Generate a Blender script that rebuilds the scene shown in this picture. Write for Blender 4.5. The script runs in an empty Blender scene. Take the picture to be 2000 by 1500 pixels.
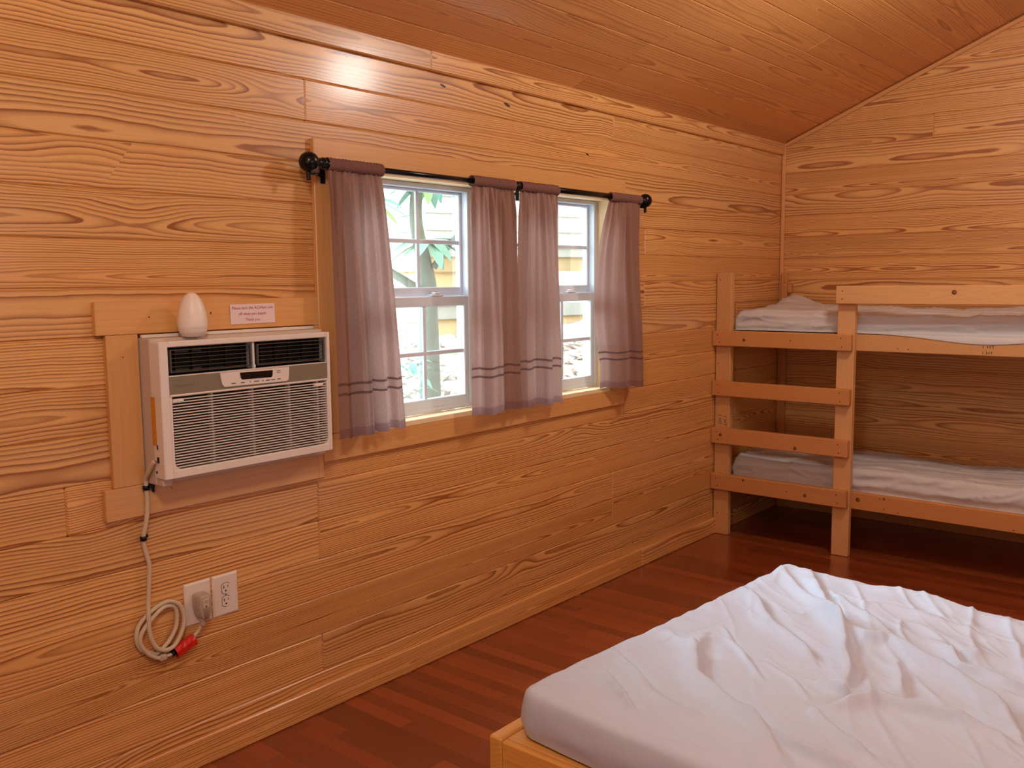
import bpy, bmesh, math, random
import numpy as np
from mathutils import Vector, Matrix, noise as mnoise

random.seed(11)
rng = np.random.default_rng(5)
SC = bpy.context.scene
COL = SC.collection
PI = math.pi
XB = 5.49                      # inner face of the far gable wall
RIDGE_Y, SLOPE, EAVE = -2.0, 0.41, 2.25
YR = -4.0                      # opposite side wall
XF = -1.6                      # wall behind the viewer

# ------------------------------------------------------------------ node helpers
class NT:
    def __init__(self, name):
        self.mat = bpy.data.materials.new(name)
        self.mat.use_nodes = True
        self.t = self.mat.node_tree
        self.t.nodes.clear()
        self.out = self.t.nodes.new('ShaderNodeOutputMaterial')
    def n(self, kind, **kw):
        nd = self.t.nodes.new(kind)
        for k, v in kw.items():
            setattr(nd, k, v)
        return nd
    def link(self, a, b):
        self.t.links.new(a, b)
    def put(self, sock, v):
        if v is None:
            return
        if isinstance(v, bpy.types.NodeSocket):
            self.link(v, sock)
        else:
            sock.default_value = v
    def m(self, op, a, b=None, c=None, clamp=False):
        nd = self.n('ShaderNodeMath', operation=op)
        nd.use_clamp = clamp
        for i, v in enumerate((a, b, c)):
            self.put(nd.inputs[i], v)
        return nd.outputs[0]
    def comb(self, x, y, z):
        nd = self.n('ShaderNodeCombineXYZ')
        for i, v in enumerate((x, y, z)):
            self.put(nd.inputs[i], v)
        return nd.outputs[0]
    def noise(self, vec, scale=1.0, detail=2.0, rough=0.5, dist=0.0):
        nd = self.n('ShaderNodeTexNoise')
        self.put(nd.inputs['Vector'], vec)
        nd.inputs['Scale'].default_value = scale
        nd.inputs['Detail'].default_value = detail
        nd.inputs['Roughness'].default_value = rough
        nd.inputs['Distortion'].default_value = dist
        return nd.outputs['Fac']
    def mix(self, fac, a, b, blend='MIX'):
        nd = self.n('ShaderNodeMix', data_type='RGBA', blend_type=blend)
        self.put(nd.inputs[0], fac)
        self.put(nd.inputs[6], a)
        self.put(nd.inputs[7], b)
        return nd.outputs[2]
    def ramp(self, fac, stops, interp='LINEAR'):
        nd = self.n('ShaderNodeValToRGB')
        cr = nd.color_ramp
        cr.interpolation = interp
        while len(cr.elements) < len(stops):
            cr.elements.new(0.5)
        for e, (p, c) in zip(cr.elements, stops):
            e.position = p
            e.color = c if len(c) == 4 else (*c, 1)
        self.put(nd.inputs[0], fac)
        return nd.outputs[0]
    def bsdf(self, color, rough=0.5, spec=0.5, coat=0.0, coat_rough=0.1, metal=0.0, sheen=0.0, normal=None, sub=0.0):
        p = self.n('ShaderNodeBsdfPrincipled')
        self.put(p.inputs['Base Color'], color)
        self.put(p.inputs['Roughness'], rough)
        p.inputs['Specular IOR Level'].default_value = spec
        p.inputs['Coat Weight'].default_value = coat
        p.inputs['Coat Roughness'].default_value = coat_rough
        p.inputs['Metallic'].default_value = metal
        p.inputs['Sheen Weight'].default_value = sheen
        if normal is not None:
            self.link(normal, p.inputs['Normal'])
        return p.outputs[0]
    def bump(self, h, strength=0.3, dist=0.01):
        nd = self.n('ShaderNodeBump')
        nd.inputs['Strength'].default_value = strength
        nd.inputs['Distance'].default_value = dist
        self.link(h, nd.inputs['Height'])
        return nd.outputs[0]
    def done(self, shader):
        self.link(shader, self.out.inputs[0])
        return self.mat

def s2l(r, g, b):
    f = lambda c: (c / 12.92 if c <= 0.04045 else ((c + 0.055) / 1.055) ** 2.4)
    return (f(r / 255), f(g / 255), f(b / 255), 1.0)

def plain(name, rgb, rough=0.5, spec=0.5, var=0.06, scale=40.0, coat=0.0, metal=0.0):
    t = NT(name)
    tc = t.n('ShaderNodeTexCoord')
    nz = t.noise(tc.outputs['Object'], scale, 3)
    c = s2l(*rgb)
    lo = tuple(v * (1 - var) for v in c[:3]) + (1,)
    hi = tuple(min(1, v * (1 + var)) for v in c[:3]) + (1,)
    col = t.mix(nz, lo, hi)
    return t.done(t.bsdf(col, rough, spec, coat, metal=metal))

def wood(name, light, dark, spacing=0.007, contrast=1.0, rough=0.35, spec=0.5, coat=0.25, tone=0.25, hue=0.5,
         wamp=0.09, vs=0.17, knots=1.0, fiber=0.14, red=None, groove=True, wmin=0.012, knotdark=0.0, coat_rough=0.12):
    """solid growth-ring wood: wp = board-local (along, across, through), wr = three randoms per board"""
    t = NT(name)
    at = t.n('ShaderNodeAttribute', attribute_name='wp')
    ar = t.n('ShaderNodeAttribute', attribute_name='wr')
    sp = t.n('ShaderNodeSeparateXYZ'); t.link(at.outputs['Vector'], sp.inputs[0])
    sr = t.n('ShaderNodeSeparateColor'); t.link(ar.outputs['Color'], sr.inputs[0])
    u, v, w = sp.outputs
    a, b, c = sr.outputs
    uo = t.m('ADD', u, t.m('MULTIPLY', a, 91.7))
    wob = t.noise(t.comb(t.m('MULTIPLY', uo, 0.75), t.m('MULTIPLY', b, 40.0), 0.0), 1.0, 2.0, 0.55)
    nz2 = t.noise(t.comb(t.m('MULTIPLY', uo, 2.6), t.m('MULTIPLY_ADD', v, 7.0, t.m('MULTIPLY', c, 30.0)), t.m('MULTIPLY', w, 7.0)), 1.0, 3.0, 0.55)
    nz3 = t.noise(t.comb(t.m('MULTIPLY', uo, 9.0), t.m('MULTIPLY_ADD', v, 34.0, t.m('MULTIPLY', c, 60.0)), t.m('MULTIPLY', w, 34.0)), 1.0, 2.0, 0.5)
    v0 = t.m('MULTIPLY', t.m('SUBTRACT', b, 0.5), vs)
    dv = t.m('ADD', t.m('SUBTRACT', v, v0), t.m('MULTIPLY', t.m('SUBTRACT', nz2, 0.5), 0.022))
    dw = t.m('ADD', t.m('ADD', w, t.m('MULTIPLY_ADD', c, 0.04, wmin)), t.m('MULTIPLY', t.m('SUBTRACT', wob, 0.42), wamp))
    r = t.m('SQRT', t.m('ADD', t.m('MULTIPLY', dv, dv), t.m('MULTIPLY', dw, dw)))
    r = t.m('ADD', r, t.m('MULTIPLY', t.m('SUBTRACT', nz3, 0.5), 0.0035))
    # knots push the rings aside
    vo = t.n('ShaderNodeTexVoronoi', voronoi_dimensions='2D', feature='F1')
    vo.inputs['Scale'].default_value = 1.0
    t.link(t.comb(t.m('MULTIPLY', uo, 1.15), t.m('MULTIPLY_ADD', v, 4.0, t.m('MULTIPLY', b, 57.0)), 0.0), vo.inputs['Vector'])
    d = vo.outputs['Distance']
    vs_ = t.n('ShaderNodeSeparateColor'); t.link(vo.outputs['Color'], vs_.inputs[0])
    k = t.m('POWER', 2.718, t.m('MULTIPLY', t.m('MULTIPLY', d, d), -34.0))
    r = t.m('ADD', r, t.m('MULTIPLY', t.m('MULTIPLY', k, knots * 0.022), t.m('GREATER_THAN', vs_.outputs[0], 0.45)))
    ring = t.m('DIVIDE', r, t.m('MULTIPLY', t.m('MULTIPLY_ADD', c, 0.7, 0.65), spacing))
    fr = t.m('FRACT', ring)
    late = t.ramp(fr, [(0.0, (0.05,) * 3), (0.35, (0.10,) * 3), (0.68, (0.55,) * 3), (0.86, (1.0,) * 3), (0.93, (0.9,) * 3), (1.0, (0.05,) * 3)])
    wn = t.n('ShaderNodeTexWhiteNoise', noise_dimensions='1D')
    t.link(t.m('ADD', t.m('FLOOR', ring), t.m('MULTIPLY', a, 100.0)), wn.inputs['W'])
    amp = t.m('MULTIPLY_ADD', wn.outputs['Value'], 0.55, 0.45)
    patch = t.noise(t.comb(t.m('MULTIPLY', uo, 1.3), t.m('MULTIPLY_ADD', v, 9.0, t.m('MULTIPLY', a, 20.0)), 0.0), 1.0, 2.0)
    late = t.m('MULTIPLY', t.m('MULTIPLY', late, amp), t.m('MULTIPLY_ADD', patch, 1.1, 0.35 * contrast))
    late = t.m('MULTIPLY', late, contrast, clamp=True)
    col = t.mix(late, light, dark)
    if red is not None:
        col = t.mix(t.m('MULTIPLY', t.m('SUBTRACT', t.noise(t.comb(t.m('MULTIPLY', uo, 0.8), t.m('MULTIPLY_ADD', v, 5.0, t.m('MULTIPLY', b, 33.0)), 0.0), 1.0, 2.0), 0.45), 2.2, clamp=True), col, t.mix(1.0, col, red, 'MULTIPLY'))
    # fibres
    fb = t.noise(t.comb(t.m('MULTIPLY', uo, 7.0), t.m('MULTIPLY', v, 420.0), t.m('MULTIPLY', w, 420.0)), 1.0, 2.0)
    g = t.m('MULTIPLY_ADD', t.m('SUBTRACT', fb, 0.5), fiber * 2, 1.0)
    g = t.m('MULTIPLY', g, t.m('MULTIPLY_ADD', t.m('SUBTRACT', a, 0.5), tone, 1.0))
    gr = t.n('ShaderNodeCombineColor')
    t.link(g, gr.inputs[0])
    t.link(t.m('MULTIPLY', g, t.m('MULTIPLY_ADD', t.m('SUBTRACT', c, 0.5), 0.10 * hue, 1.0)), gr.inputs[1])
    t.link(t.m('MULTIPLY', g, t.m('MULTIPLY_ADD', t.m('SUBTRACT', c, 0.5), 0.30 * hue, 1.0)), gr.inputs[2])
    col = t.mix(1.0, col, gr.outputs[0], 'MULTIPLY')
    if knotdark:
        kd = t.m('MULTIPLY', t.m('LESS_THAN', d, 0.055), t.m('GREATER_THAN', vs_.outputs[0], 1.0 - knotdark))
        col = t.mix(kd, col, tuple(x * 0.22 for x in dark[:3]) + (1,))
        kr = t.m('MULTIPLY', t.m('LESS_THAN', d, 0.10), t.m('GREATER_THAN', vs_.outputs[0], 1.0 - knotdark))
        col = t.mix(t.m('MULTIPLY', kr, 0.45), col, tuple(x * 0.5 for x in dark[:3]) + (1,))
    ro = t.m('MULTIPLY_ADD', t.m('SUBTRACT', patch, 0.5), 0.12, rough)
    return t.done(t.bsdf(col, ro, spec, coat, coat_rough))

L = lambda r, g, b: s2l(r, g, b)
M = {}
M['wall'] = wood('pine_panelling', L(226, 173, 107), L(150, 88, 38), spacing=0.0085, contrast=1.25, rough=0.38, tone=0.16, red=(0.98, 0.88, 0.78, 1), coat=0.35, knotdark=0.0, coat_rough=.16)
M['back'] = wood('pine_panelling_gable', L(226, 173, 107), L(156, 90, 42), spacing=0.010, contrast=1.25, rough=0.42, tone=0.14, wamp=0.13, vs=0.10, coat=0.2, coat_rough=.2)
M['ceil'] = wood('pine_ceiling_boards', L(222, 160, 96), L(152, 87, 40), spacing=0.009, contrast=0.85, rough=0.40, tone=0.22, coat=0.25)
M['trim'] = wood('pine_trim', L(220, 160, 102), L(184, 120, 68), spacing=0.0075, contrast=0.5, rough=0.32, tone=0.14, coat=0.35)
M['casing'] = wood('poplar_casing', L(214, 160, 98), L(190, 132, 74), spacing=0.014, contrast=0.35, rough=0.34, tone=0.10, coat=0.3, knots=0.4)
M['floor'] = wood('red_oak_floor', L(138, 68, 36), L(92, 38, 19), spacing=0.006, contrast=0.55, rough=0.24, tone=0.55, coat=0.5, hue=0.7, vs=0.3, knots=0.3, coat_rough=0.16)
M['stud'] = wood('spruce_lumber', L(210, 160, 106), L(184, 126, 74), spacing=0.006, contrast=0.42, rough=0.55, spec=0.35, tone=0.12, coat=0.0, knots=0.8, knotdark=0.0)
M['rung'] = wood('spruce_rung', L(204, 142, 84), L(172, 104, 52), spacing=0.007, contrast=0.45, rough=0.55, spec=0.35, tone=0.12, coat=0.0, knots=0.8, knotdark=0.0)
M['jamb'] = wood('pale_pine_jamb', L(244, 220, 176), L(226, 190, 136), spacing=0.012, contrast=0.4, rough=0.5, tone=0.06, coat=0.0)
M['bedwood'] = wood('varnished_pine_bed', L(226, 166, 84), L(184, 112, 44), spacing=0.010, contrast=0.45, rough=0.3, tone=0.1, coat=0.35, knotdark=0.3)
M['ply'] = wood('plywood_sheet', L(210, 160, 100), L(180, 122, 70), spacing=0.02, contrast=0.4, rough=0.6, tone=0.1, coat=0.0, wamp=0.2)
M['screw'] = plain('dark_screw_head', (46, 30, 22), 0.5)
M['knot'] = plain('dark_knot', (62, 26, 10), 0.5)
M['knotmid'] = plain('brown_knot_heart', (150, 92, 50), 0.5, 0.3, 0.2, 200)
M['stamp'] = plain('stamp_ink', (78, 46, 26), 0.8)
M['black'] = plain('black_painted_metal', (10, 9, 9), 0.22, 0.3)
M['ac'] = plain('white_ac_plastic', (226, 216, 206), 0.4, 0.45, 0.02)
M['accase'] = plain('painted_ac_case', (196, 180, 166), 0.5, 0.4, 0.03)
M['acband'] = plain('grey_ac_band', (128, 118, 98), 0.4, 0.5, 0.02)
M['acdark'] = plain('dark_vent_cavity', (14, 11, 10), 0.6, 0.3)
M['aclouver'] = plain('dark_vent_louver', (34, 29, 26), 0.4, 0.4)
M['acvane'] = plain('grey_vane', (84, 76, 68), 0.4, 0.4)
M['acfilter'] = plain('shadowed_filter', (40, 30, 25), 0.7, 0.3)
M['display'] = plain('black_display', (8, 12, 14), 0.12, 0.6)
M['ink'] = plain('grey_print', (96, 84, 78), 0.7)
M['sticker'] = plain('worn_yellow_sticker', (206, 140, 34), 0.6, 0.4, 0.35, 120)
M['plastic'] = plain('white_plate_plastic', (226, 214, 204), 0.35, 0.5, 0.02)
M['cord'] = plain('beige_cord', (204, 186, 158), 0.5, 0.4, 0.04)
M['plug'] = plain('beige_plug', (182, 168, 150), 0.45, 0.4, 0.03)
M['slot'] = plain('socket_slot', (24, 18, 16), 0.6)
M['redtag'] = plain('red_tag', (206, 30, 18), 0.3, 0.6, 0.2, 90, coat=0.3)
M['paper'] = plain('white_paper', (226, 206, 204), 0.7, 0.3, 0.02)
M['redink'] = plain('red_print', (176, 48, 62), 0.8)
M['vinyl'] = plain('white_window_vinyl', (212, 222, 234), 0.35, 0.45, 0.02)
M['bottle'] = plain('white_plastic_shell', (232, 220, 208), 0.38, 0.45, 0.02)
M['rubber'] = plain('grey_plastic_base', (206, 192, 180), 0.45, 0.4)

def glass_mat():
    t = NT('window_glass')
    tr = t.n('ShaderNodeBsdfTransparent'); tr.inputs[0].default_value = (0.93, 0.97, 0.96, 1)
    gl = t.n('ShaderNodeBsdfGlossy'); gl.inputs['Roughness'].default_value = 0.02
    fr = t.n('ShaderNodeFresnel'); fr.inputs[0].default_value = 1.45
    mx = t.n('ShaderNodeMixShader')
    t.link(t.m('MULTIPLY', fr.outputs[0], 0.6), mx.inputs[0]); t.link(tr.outputs[0], mx.inputs[1]); t.link(gl.outputs[0], mx.inputs[2])
    return t.done(mx.outputs[0])
M['glass'] = glass_mat()

def fabric(name, rgb, trans, weave=True, dark=1.0):
    t = NT(name)
    uv = t.n('ShaderNodeAttribute', attribute_name='wp')
    sp = t.n('ShaderNodeSeparateXYZ'); t.link(uv.outputs['Vector'], sp.inputs[0])
    n1 = t.noise(t.comb(t.m('MULTIPLY', sp.outputs[0], 900.0), t.m('MULTIPLY', sp.outputs[1], 60.0), 0.0), 1.0, 1.0)
    n2 = t.noise(t.comb(t.m('MULTIPLY', sp.outputs[0], 60.0), t.m('MULTIPLY', sp.outputs[1], 900.0), 3.0), 1.0, 1.0)
    g = t.m('MULTIPLY_ADD', t.m('ADD', n1, n2), 0.55, 0.45)
    c = s2l(*rgb)
    cc = t.n('ShaderNodeCombineColor')
    for i in range(3):
        t.link(t.m('MULTIPLY', g, c[i] * dark), cc.inputs[i])
    col = cc.outputs[0]
    df = t.n('ShaderNodeBsdfDiffuse'); t.link(col, df.inputs[0])
    tl = t.n('ShaderNodeBsdfTranslucent'); t.link(t.mix(0.25, col, (0.42, 0.36, 0.38, 1)), tl.inputs[0])
    sh = t.n('ShaderNodeBsdfSheen') if hasattr(bpy.types, 'ShaderNodeBsdfSheen') else None
    mx = t.n('ShaderNodeMixShader'); mx.inputs[0].default_value = trans
    t.link(df.outputs[0], mx.inputs[1]); t.link(tl.outputs[0], mx.inputs[2])
    return t.done(mx.outputs[0])
M['curtain'] = fabric('mauve_linen', (150, 112, 96), 0.21)
M['curtain_band'] = fabric('mauve_linen_tuck', (112, 78, 72), 0.08)  # dark look of backlit doubled cloth at the tucks put into the colour
M['curtain_hem'] = fabric('mauve_linen_hem', (134, 96, 88), 0.16)  # backlit darkness of the double hem layer put into the colour

def sheet_mat(name, rgb):
    t = NT(name)
    tc = t.n('ShaderNodeTexCoord')
    n1 = t.noise(tc.outputs['Object'], 9.0, 4, 0.6, 0.6)
    n2 = t.noise(tc.outputs['Object'], 900.0, 1)
    c = s2l(*rgb)
    col = t.mix(n1, tuple(x * 0.94 for x in c[:3]) + (1,), c)
    return t.done(t.bsdf(col, 0.55, 0.35, sheen=0.15, normal=t.bump(t.m('ADD', t.m('MULTIPLY', n1, 1.0), t.m('MULTIPLY', n2, 0.03)), 0.22, 0.012)))
M['sheet'] = sheet_mat('white_cotton_sheet', (194, 203, 221))
M['bunksheet'] = sheet_mat('white_bunk_sheet', (204, 203, 204))
M['pad'] = plain('pale_green_mattress_pad', (206, 216, 206), 0.6, 0.3, 0.04, 25)
M['siding'] = plain('weathered_pale_siding', (180, 188, 190), 0.8, 0.2, 0.10, 12)
M['sidingside'] = plain('weathered_side_siding', (172, 184, 188), 0.8, 0.2, 0.10, 12)
M['beam'] = plain('tan_deck_beam', (164, 148, 118), 0.8, 0.2, 0.12, 9)
M['greyboard'] = plain('grey_deck_board', (158, 162, 160), 0.8, 0.2, 0.1, 9)
M['tanboard'] = plain('pale_tan_board', (190, 172, 138), 0.8, 0.2, 0.1, 9)
M['leaf'] = plain('rhododendron_leaf', (132, 184, 172), 0.45, 0.4, 0.3, 14)
M['leaf2'] = plain('fresh_green_leaf', (130, 172, 104), 0.45, 0.4, 0.2, 14)
M['bark'] = plain('grey_green_bark', (128, 140, 138), 0.9, 0.1, 0.25, 22)
M['soil'] = plain('forest_soil', (182, 176, 172), 0.95, 0.1, 0.35, 7)
def litter_mat():
    t = NT('dry_leaf_litter')
    ar = t.n('ShaderNodeAttribute', attribute_name='wr')
    sr = t.n('ShaderNodeSeparateColor'); t.link(ar.outputs['Color'], sr.inputs[0])
    col = t.ramp(sr.outputs[0], [(0, L(176, 168, 164)), (0.4, L(214, 202, 196)), (0.75, L(236, 228, 222)), (1, L(246, 242, 240))])
    return t.done(t.bsdf(col, 0.8, 0.2))
M['litter'] = litter_mat()

# ------------------------------------------------------------------ mesh builder
class MB:
    def __init__(self):
        self.v, self.f, self.mi, self.wp, self.wr, self.sm = [], [], [], [], [], []
        self.mats = []
    def slot(self, m):
        if m not in self.mats:
            self.mats.append(m)
        return self.mats.index(m)
    def add(self, verts, faces, mat, wp=None, wr=None, smooth=False):
        o = len(self.v)
        self.v += [tuple(p) for p in verts]
        self.wp += [tuple(p) for p in (wp if wp is not None else verts)]
        wr = wr if wr is not None else (random.random(), random.random(), random.random())
        self.wr += [(*wr, 1.0)] * len(verts)
        s = self.slot(mat)
        for f in faces:
            self.f.append(tuple(i + o for i in f)); self.mi.append(s); self.sm.append(smooth)
        return self
    def build(self, name, parent=None, loc=None, recalc=False):
        me = bpy.data.meshes.new(name)
        me.from_pydata(self.v, [], self.f)
        for m in self.mats:
            me.materials.append(M[m] if isinstance(m, str) else m)
        me.polygons.foreach_set('material_index', self.mi)
        me.polygons.foreach_set('use_smooth', self.sm)
        a = me.attributes.new('wp', 'FLOAT_VECTOR', 'POINT')
        a.data.foreach_set('vector', np.array(self.wp, dtype=np.float32).ravel())
        a = me.attributes.new('wr', 'FLOAT_COLOR', 'POINT')
        a.data.foreach_set('color', np.array(self.wr, dtype=np.float32).ravel())
        me.update()
        if recalc:
            bm = bmesh.new(); bm.from_mesh(me)
            bmesh.ops.recalc_face_normals(bm, faces=bm.faces)
            bm.to_mesh(me); bm.free()
        o = bpy.data.objects.new(name, me)
        COL.objects.link(o)
        if parent is not None:
            o.parent = parent
            o.matrix_parent_inverse = Matrix.Translation(parent.location).inverted() if parent.type == 'EMPTY' else Matrix.Identity(4)
        return o
    # chamfered box; ax = grain direction
    def box(self, x0, x1, y0, y1, z0, z1, mat, bev=0.002, ax=None, mtx=None, wr=None, flip=False):
        lo, hi = (x0, y0, z0), (x1, y1, z1)
        dim = [hi[i] - lo[i] for i in range(3)]
        if ax is None:
            ax = max(range(3), key=lambda i: dim[i])
        b = min(bev, min(dim) * 0.45)
        V, idx = [], {}
        for sx in (0, 1):
            for sy in (0, 1):
                for sz in (0, 1):
                    s = (sx, sy, sz)
                    c = [hi[i] if s[i] else lo[i] for i in range(3)]
                    for k in range(3):
                        p = list(c)
                        for i in range(3):
                            if i != k:
                                p[i] += -b if s[i] else b
                        idx[(s, k)] = len(V); V.append(p)
        F = []
        for k in range(3):
            i, j = [(1, 2), (2, 0), (0, 1)][k]
            for sgn in (0, 1):
                q = []
                for a_, b_ in ((0, 0), (1, 0), (1, 1), (0, 1)):
                    s = [0, 0, 0]; s[k] = sgn; s[i] = a_; s[j] = b_
                    q.append(idx[(tuple(s), k)])
                F.append(q if sgn else q[::-1])
        for k in range(3):   # edges along k
            i, j = [(1, 2), (2, 0), (0, 1)][k]
            for a_ in (0, 1):
                for b_ in (0, 1):
                    s0 = [0, 0, 0]; s0[i] = a_; s0[j] = b_; s1 = list(s0); s1[k] = 1
                    s0, s1 = tuple(s0), tuple(s1)
                    q = [idx[(s0, i)], idx[(s1, i)], idx[(s1, j)], idx[(s0, j)]]
                    F.append(q if a_ == b_ else q[::-1])
        for s in [(a_, b_, c_) for a_ in (0, 1) for b_ in (0, 1) for c_ in (0, 1)]:
            q = [idx[(s, 0)], idx[(s, 1)], idx[(s, 2)]]
            F.append(q if sum(s) % 2 == 1 else q[::-1])
        oth = [i for i in range(3) if i != ax]
        oth.sort(key=lambda i: -dim[i])
        cen = [(lo[i] + hi[i]) / 2 for i in range(3)]
        wp = [(p[ax] - lo[ax], (p[oth[0]] - cen[oth[0]]) * (-1 if flip else 1), p[oth[1]] - cen[oth[1]]) for p in V]
        if mtx is not None:
            V = [tuple(mtx @ Vector(p)) for p in V]
        return self.add(V, F, mat, wp, wr)
    def disc(self, c, n, r, mat, seg=10, off=0.0006):
        n = Vector(n).normalized()
        a = n.orthogonal().normalized(); b = n.cross(a)
        c = Vector(c) + n * off
        V = [c + a * r * math.cos(2 * PI * i / seg) + b * r * math.sin(2 * PI * i / seg) for i in range(seg)]
        return self.add(V, [tuple(range(seg))], mat)
    def lathe(self, prof, mat, seg=32, mtx=None, smooth=True, cap=True):
        V, F = [], []
        for r, z in prof:
            for i in range(seg):
                V.append(Vector((r * math.cos(2 * PI * i / seg), r * math.sin(2 * PI * i / seg), z)))
        for k in range(len(prof) - 1):
            for i in range(seg):
                j = (i + 1) % seg
                F.append((k * seg + i, k * seg + j, (k + 1) * seg + j, (k + 1) * seg + i))
        if cap:
            F.append(tuple(range(seg))[::-1]); F.append(tuple((len(prof) - 1) * seg + i for i in range(seg)))
        if mtx is not None:
            V = [mtx @ p for p in V]
        return self.add(V, F, mat, smooth=smooth)
    def tube(self, pts, r, mat, seg=10, smooth=True):
        P = [Vector(p) for p in pts]
        R = r if isinstance(r, (list, tuple)) else [r] * len(P)
        V, F = [], []
        up = None
        for i, p in enumerate(P):
            t = (P[min(i + 1, len(P) - 1)] - P[max(i - 1, 0)]).normalized()
            if up is None:
                up = t.orthogonal().normalized()
            up = (up - t * up.dot(t)).normalized()
            s = t.cross(up)
            for k in range(seg):
                a = 2 * PI * k / seg
                V.append(p + (up * math.cos(a) + s * math.sin(a)) * R[i])
        for i in range(len(P) - 1):
            for k in range(seg):
                j = (k + 1) % seg
                F.append((i * seg + k, i * seg + j, (i + 1) * seg + j, (i + 1) * seg + k))
        F.append(tuple(range(seg))[::-1]); F.append(tuple((len(P) - 1) * seg + k for k in range(seg)))
        return self.add(V, F, mat, smooth=smooth)
    def ball(self, c, r, mat, seg=28, squash=1.0):
        prof = [(max(1e-4, r * math.sin(PI * i / 16)), -r * math.cos(PI * i / 16) * squash) for i in range(17)]
        return self.lathe(prof, mat, seg, Matrix.Translation(c))
    def prism(self, outline, axis, a0, a1, mat, smooth=False):
        """outline 2D polygon in the two other axes, extruded along axis"""
        n = len(outline)
        def pt(q, t):
            if axis == 'y': return (q[0], t, q[1])
            if axis == 'x': return (t, q[0], q[1])
            return (q[0], q[1], t)
        V = [pt(q, a0) for q in outline] + [pt(q, a1) for q in outline]
        F = [tuple(range(n)), tuple(range(2 * n - 1, n - 1, -1))]
        for i in range(n):
            j = (i + 1) % n
            F.append((i, i + n, j + n, j))
        return self.add(V, F, mat, smooth=smooth)

def smooth_path(pts, n=8):
    P = [Vector(p) for p in pts]
    P = [P[0] * 2 - P[1]] + P + [P[-1] * 2 - P[-2]]
    out = []
    for i in range(1, len(P) - 2):
        for k in range(n):
            t = k / n
            a, b, c, d = P[i - 1:i + 3]
            out.append(0.5 * ((2 * b) + (c - a) * t + (2 * a - 5 * b + 4 * c - d) * t * t + (3 * b - a - 3 * c + d) * t ** 3))
    out.append(P[-2])
    return out

def empty(name, loc, label, cat, group=None):
    o = bpy.data.objects.new(name, None)
    o.location = loc; o.empty_display_size = 0.1
    COL.objects.link(o)
    o['label'] = label; o['category'] = cat
    if group: o['group'] = group
    return o
def tag(o, label, cat, group=None, kind=None):
    o['label'] = label; o['category'] = cat
    if group: o['group'] = group
    if kind: o['kind'] = kind
    return o
def struct(o, label=None):
    o['kind'] = 'structure'
    if label: o['label'] = label
    return o

def text_mesh(name, body, size, mat, mtx, parent, align='CENTER', spacing=1.0, line=1.0, fit=None):
    cu = bpy.data.curves.new(name, 'FONT')
    cu.body = body; cu.size = size; cu.align_x = align; cu.align_y = 'CENTER'
    cu.space_character = spacing; cu.space_line = line; cu.resolution_u = 2
    tmp = bpy.data.objects.new('tmp', cu); COL.objects.link(tmp)
    bpy.context.view_layer.update()
    me = bpy.data.meshes.new_from_object(tmp.evaluated_get(bpy.context.evaluated_depsgraph_get()))
    bpy.data.objects.remove(tmp)
    if fit:
        xs = [v.co.x for v in me.vertices]
        k = fit / (max(xs) - min(xs))
        for v in me.vertices: v.co.x *= k
    me.transform(mtx)
    me.materials.clear(); me.materials.append(M[mat]); me.name = name
    o = bpy.data.objects.new(name, me); COL.objects.link(o)
    o.parent = parent
    if parent.type == 'EMPTY':
        o.matrix_parent_inverse = Matrix.Translation(parent.location).inverted()
    return o
ON_WALL = lambda x, y, z, roll=0.0: Matrix.Translation((x, y, z)) @ Matrix.Rotation(PI / 2, 4, 'X') @ Matrix.Rotation(roll, 4, 'Z')
# faces -x: local x -> -y, local y -> z
ON_X = lambda x, y, z, roll=0.0: Matrix.Translation((x, y, z)) @ Matrix(((0, 0, -1, 0), (-1, 0, 0, 0), (0, 1, 0, 0), (0, 0, 0, 1))) @ Matrix.Rotation(roll, 4, 'Z')

# ------------------------------------------------------------------ room shell
BT = 0.019
OX0, OX1, OZ0, OZ1 = 1.965, 3.567, 0.925, 1.808      # window opening
seams = [0.0, 0.131]
while seams[-1] < 2.3:
    seams.append(round(0.131 + 0.12945 * len(seams) - 0.12945 + 0.12945 * 0, 4) if False else seams[-1] + 0.1294)
rows = list(zip(seams[:-1], seams[1:]))
wl = MB()
for i, (z0, z1) in enumerate(rows):
    if i % 4 == 1: js = [XF, 1.87, 4.9, XB]
    elif i % 4 == 2: js = [XF, 0.4, 3.62, XB]
    elif i % 4 == 3: js = [XF, 1.872, XB]
    else: js = [XF, -0.3, 3.62, XB]
    if i == 15: js = [XF, 1.87, XB]
    if i == 14: js = [XF, 0.2, XB]
    if i == 6: js = [XF, 1.054, 3.7, XB]
    if i in (10, 11, 12, 13): js = [XF, -0.8, XB] if i % 2 else [XF, 3.9, XB]
    if i in (3, 4): js = [XF, 1.87, XB] if i == 4 else [XF, -0.6, 3.62, XB]
    z1c = min(z1, 2.3)
    for x0, x1 in zip(js[:-1], js[1:]):
        segs = [(x0, x1, z0, z1c)]
        if z1 > OZ0 and z0 < OZ1:
            segs = []
            if x0 < OX0: segs.append((x0, min(x1, OX0), z0, z1c))
            if x1 > OX1: segs.append((max(x0, OX1), x1, z0, z1c))
            if x0 < OX1 and x1 > OX0:
                if z0 < OZ0: segs.append((max(x0, OX0), min(x1, OX1), z0, OZ0))
                if z1 > OZ1: segs.append((max(x0, OX0), min(x1, OX1), OZ1, z1c))
        wr = (random.random(), random.random(), random.random())
        if i == 15: wr = (wr[0], 0.5, 0.2)
        if i == 13: wr = (0.3, 0.92, 0.75)
        for a0, a1, b0, b1 in segs:
            if a1 - a0 > 0.01 and b1 - b0 > 0.004:
                wl.box(a0, a1, 0, BT, b0, b1, 'wall', 0.0045, 0, wr=wr, flip=i % 2 == 0)
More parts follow.
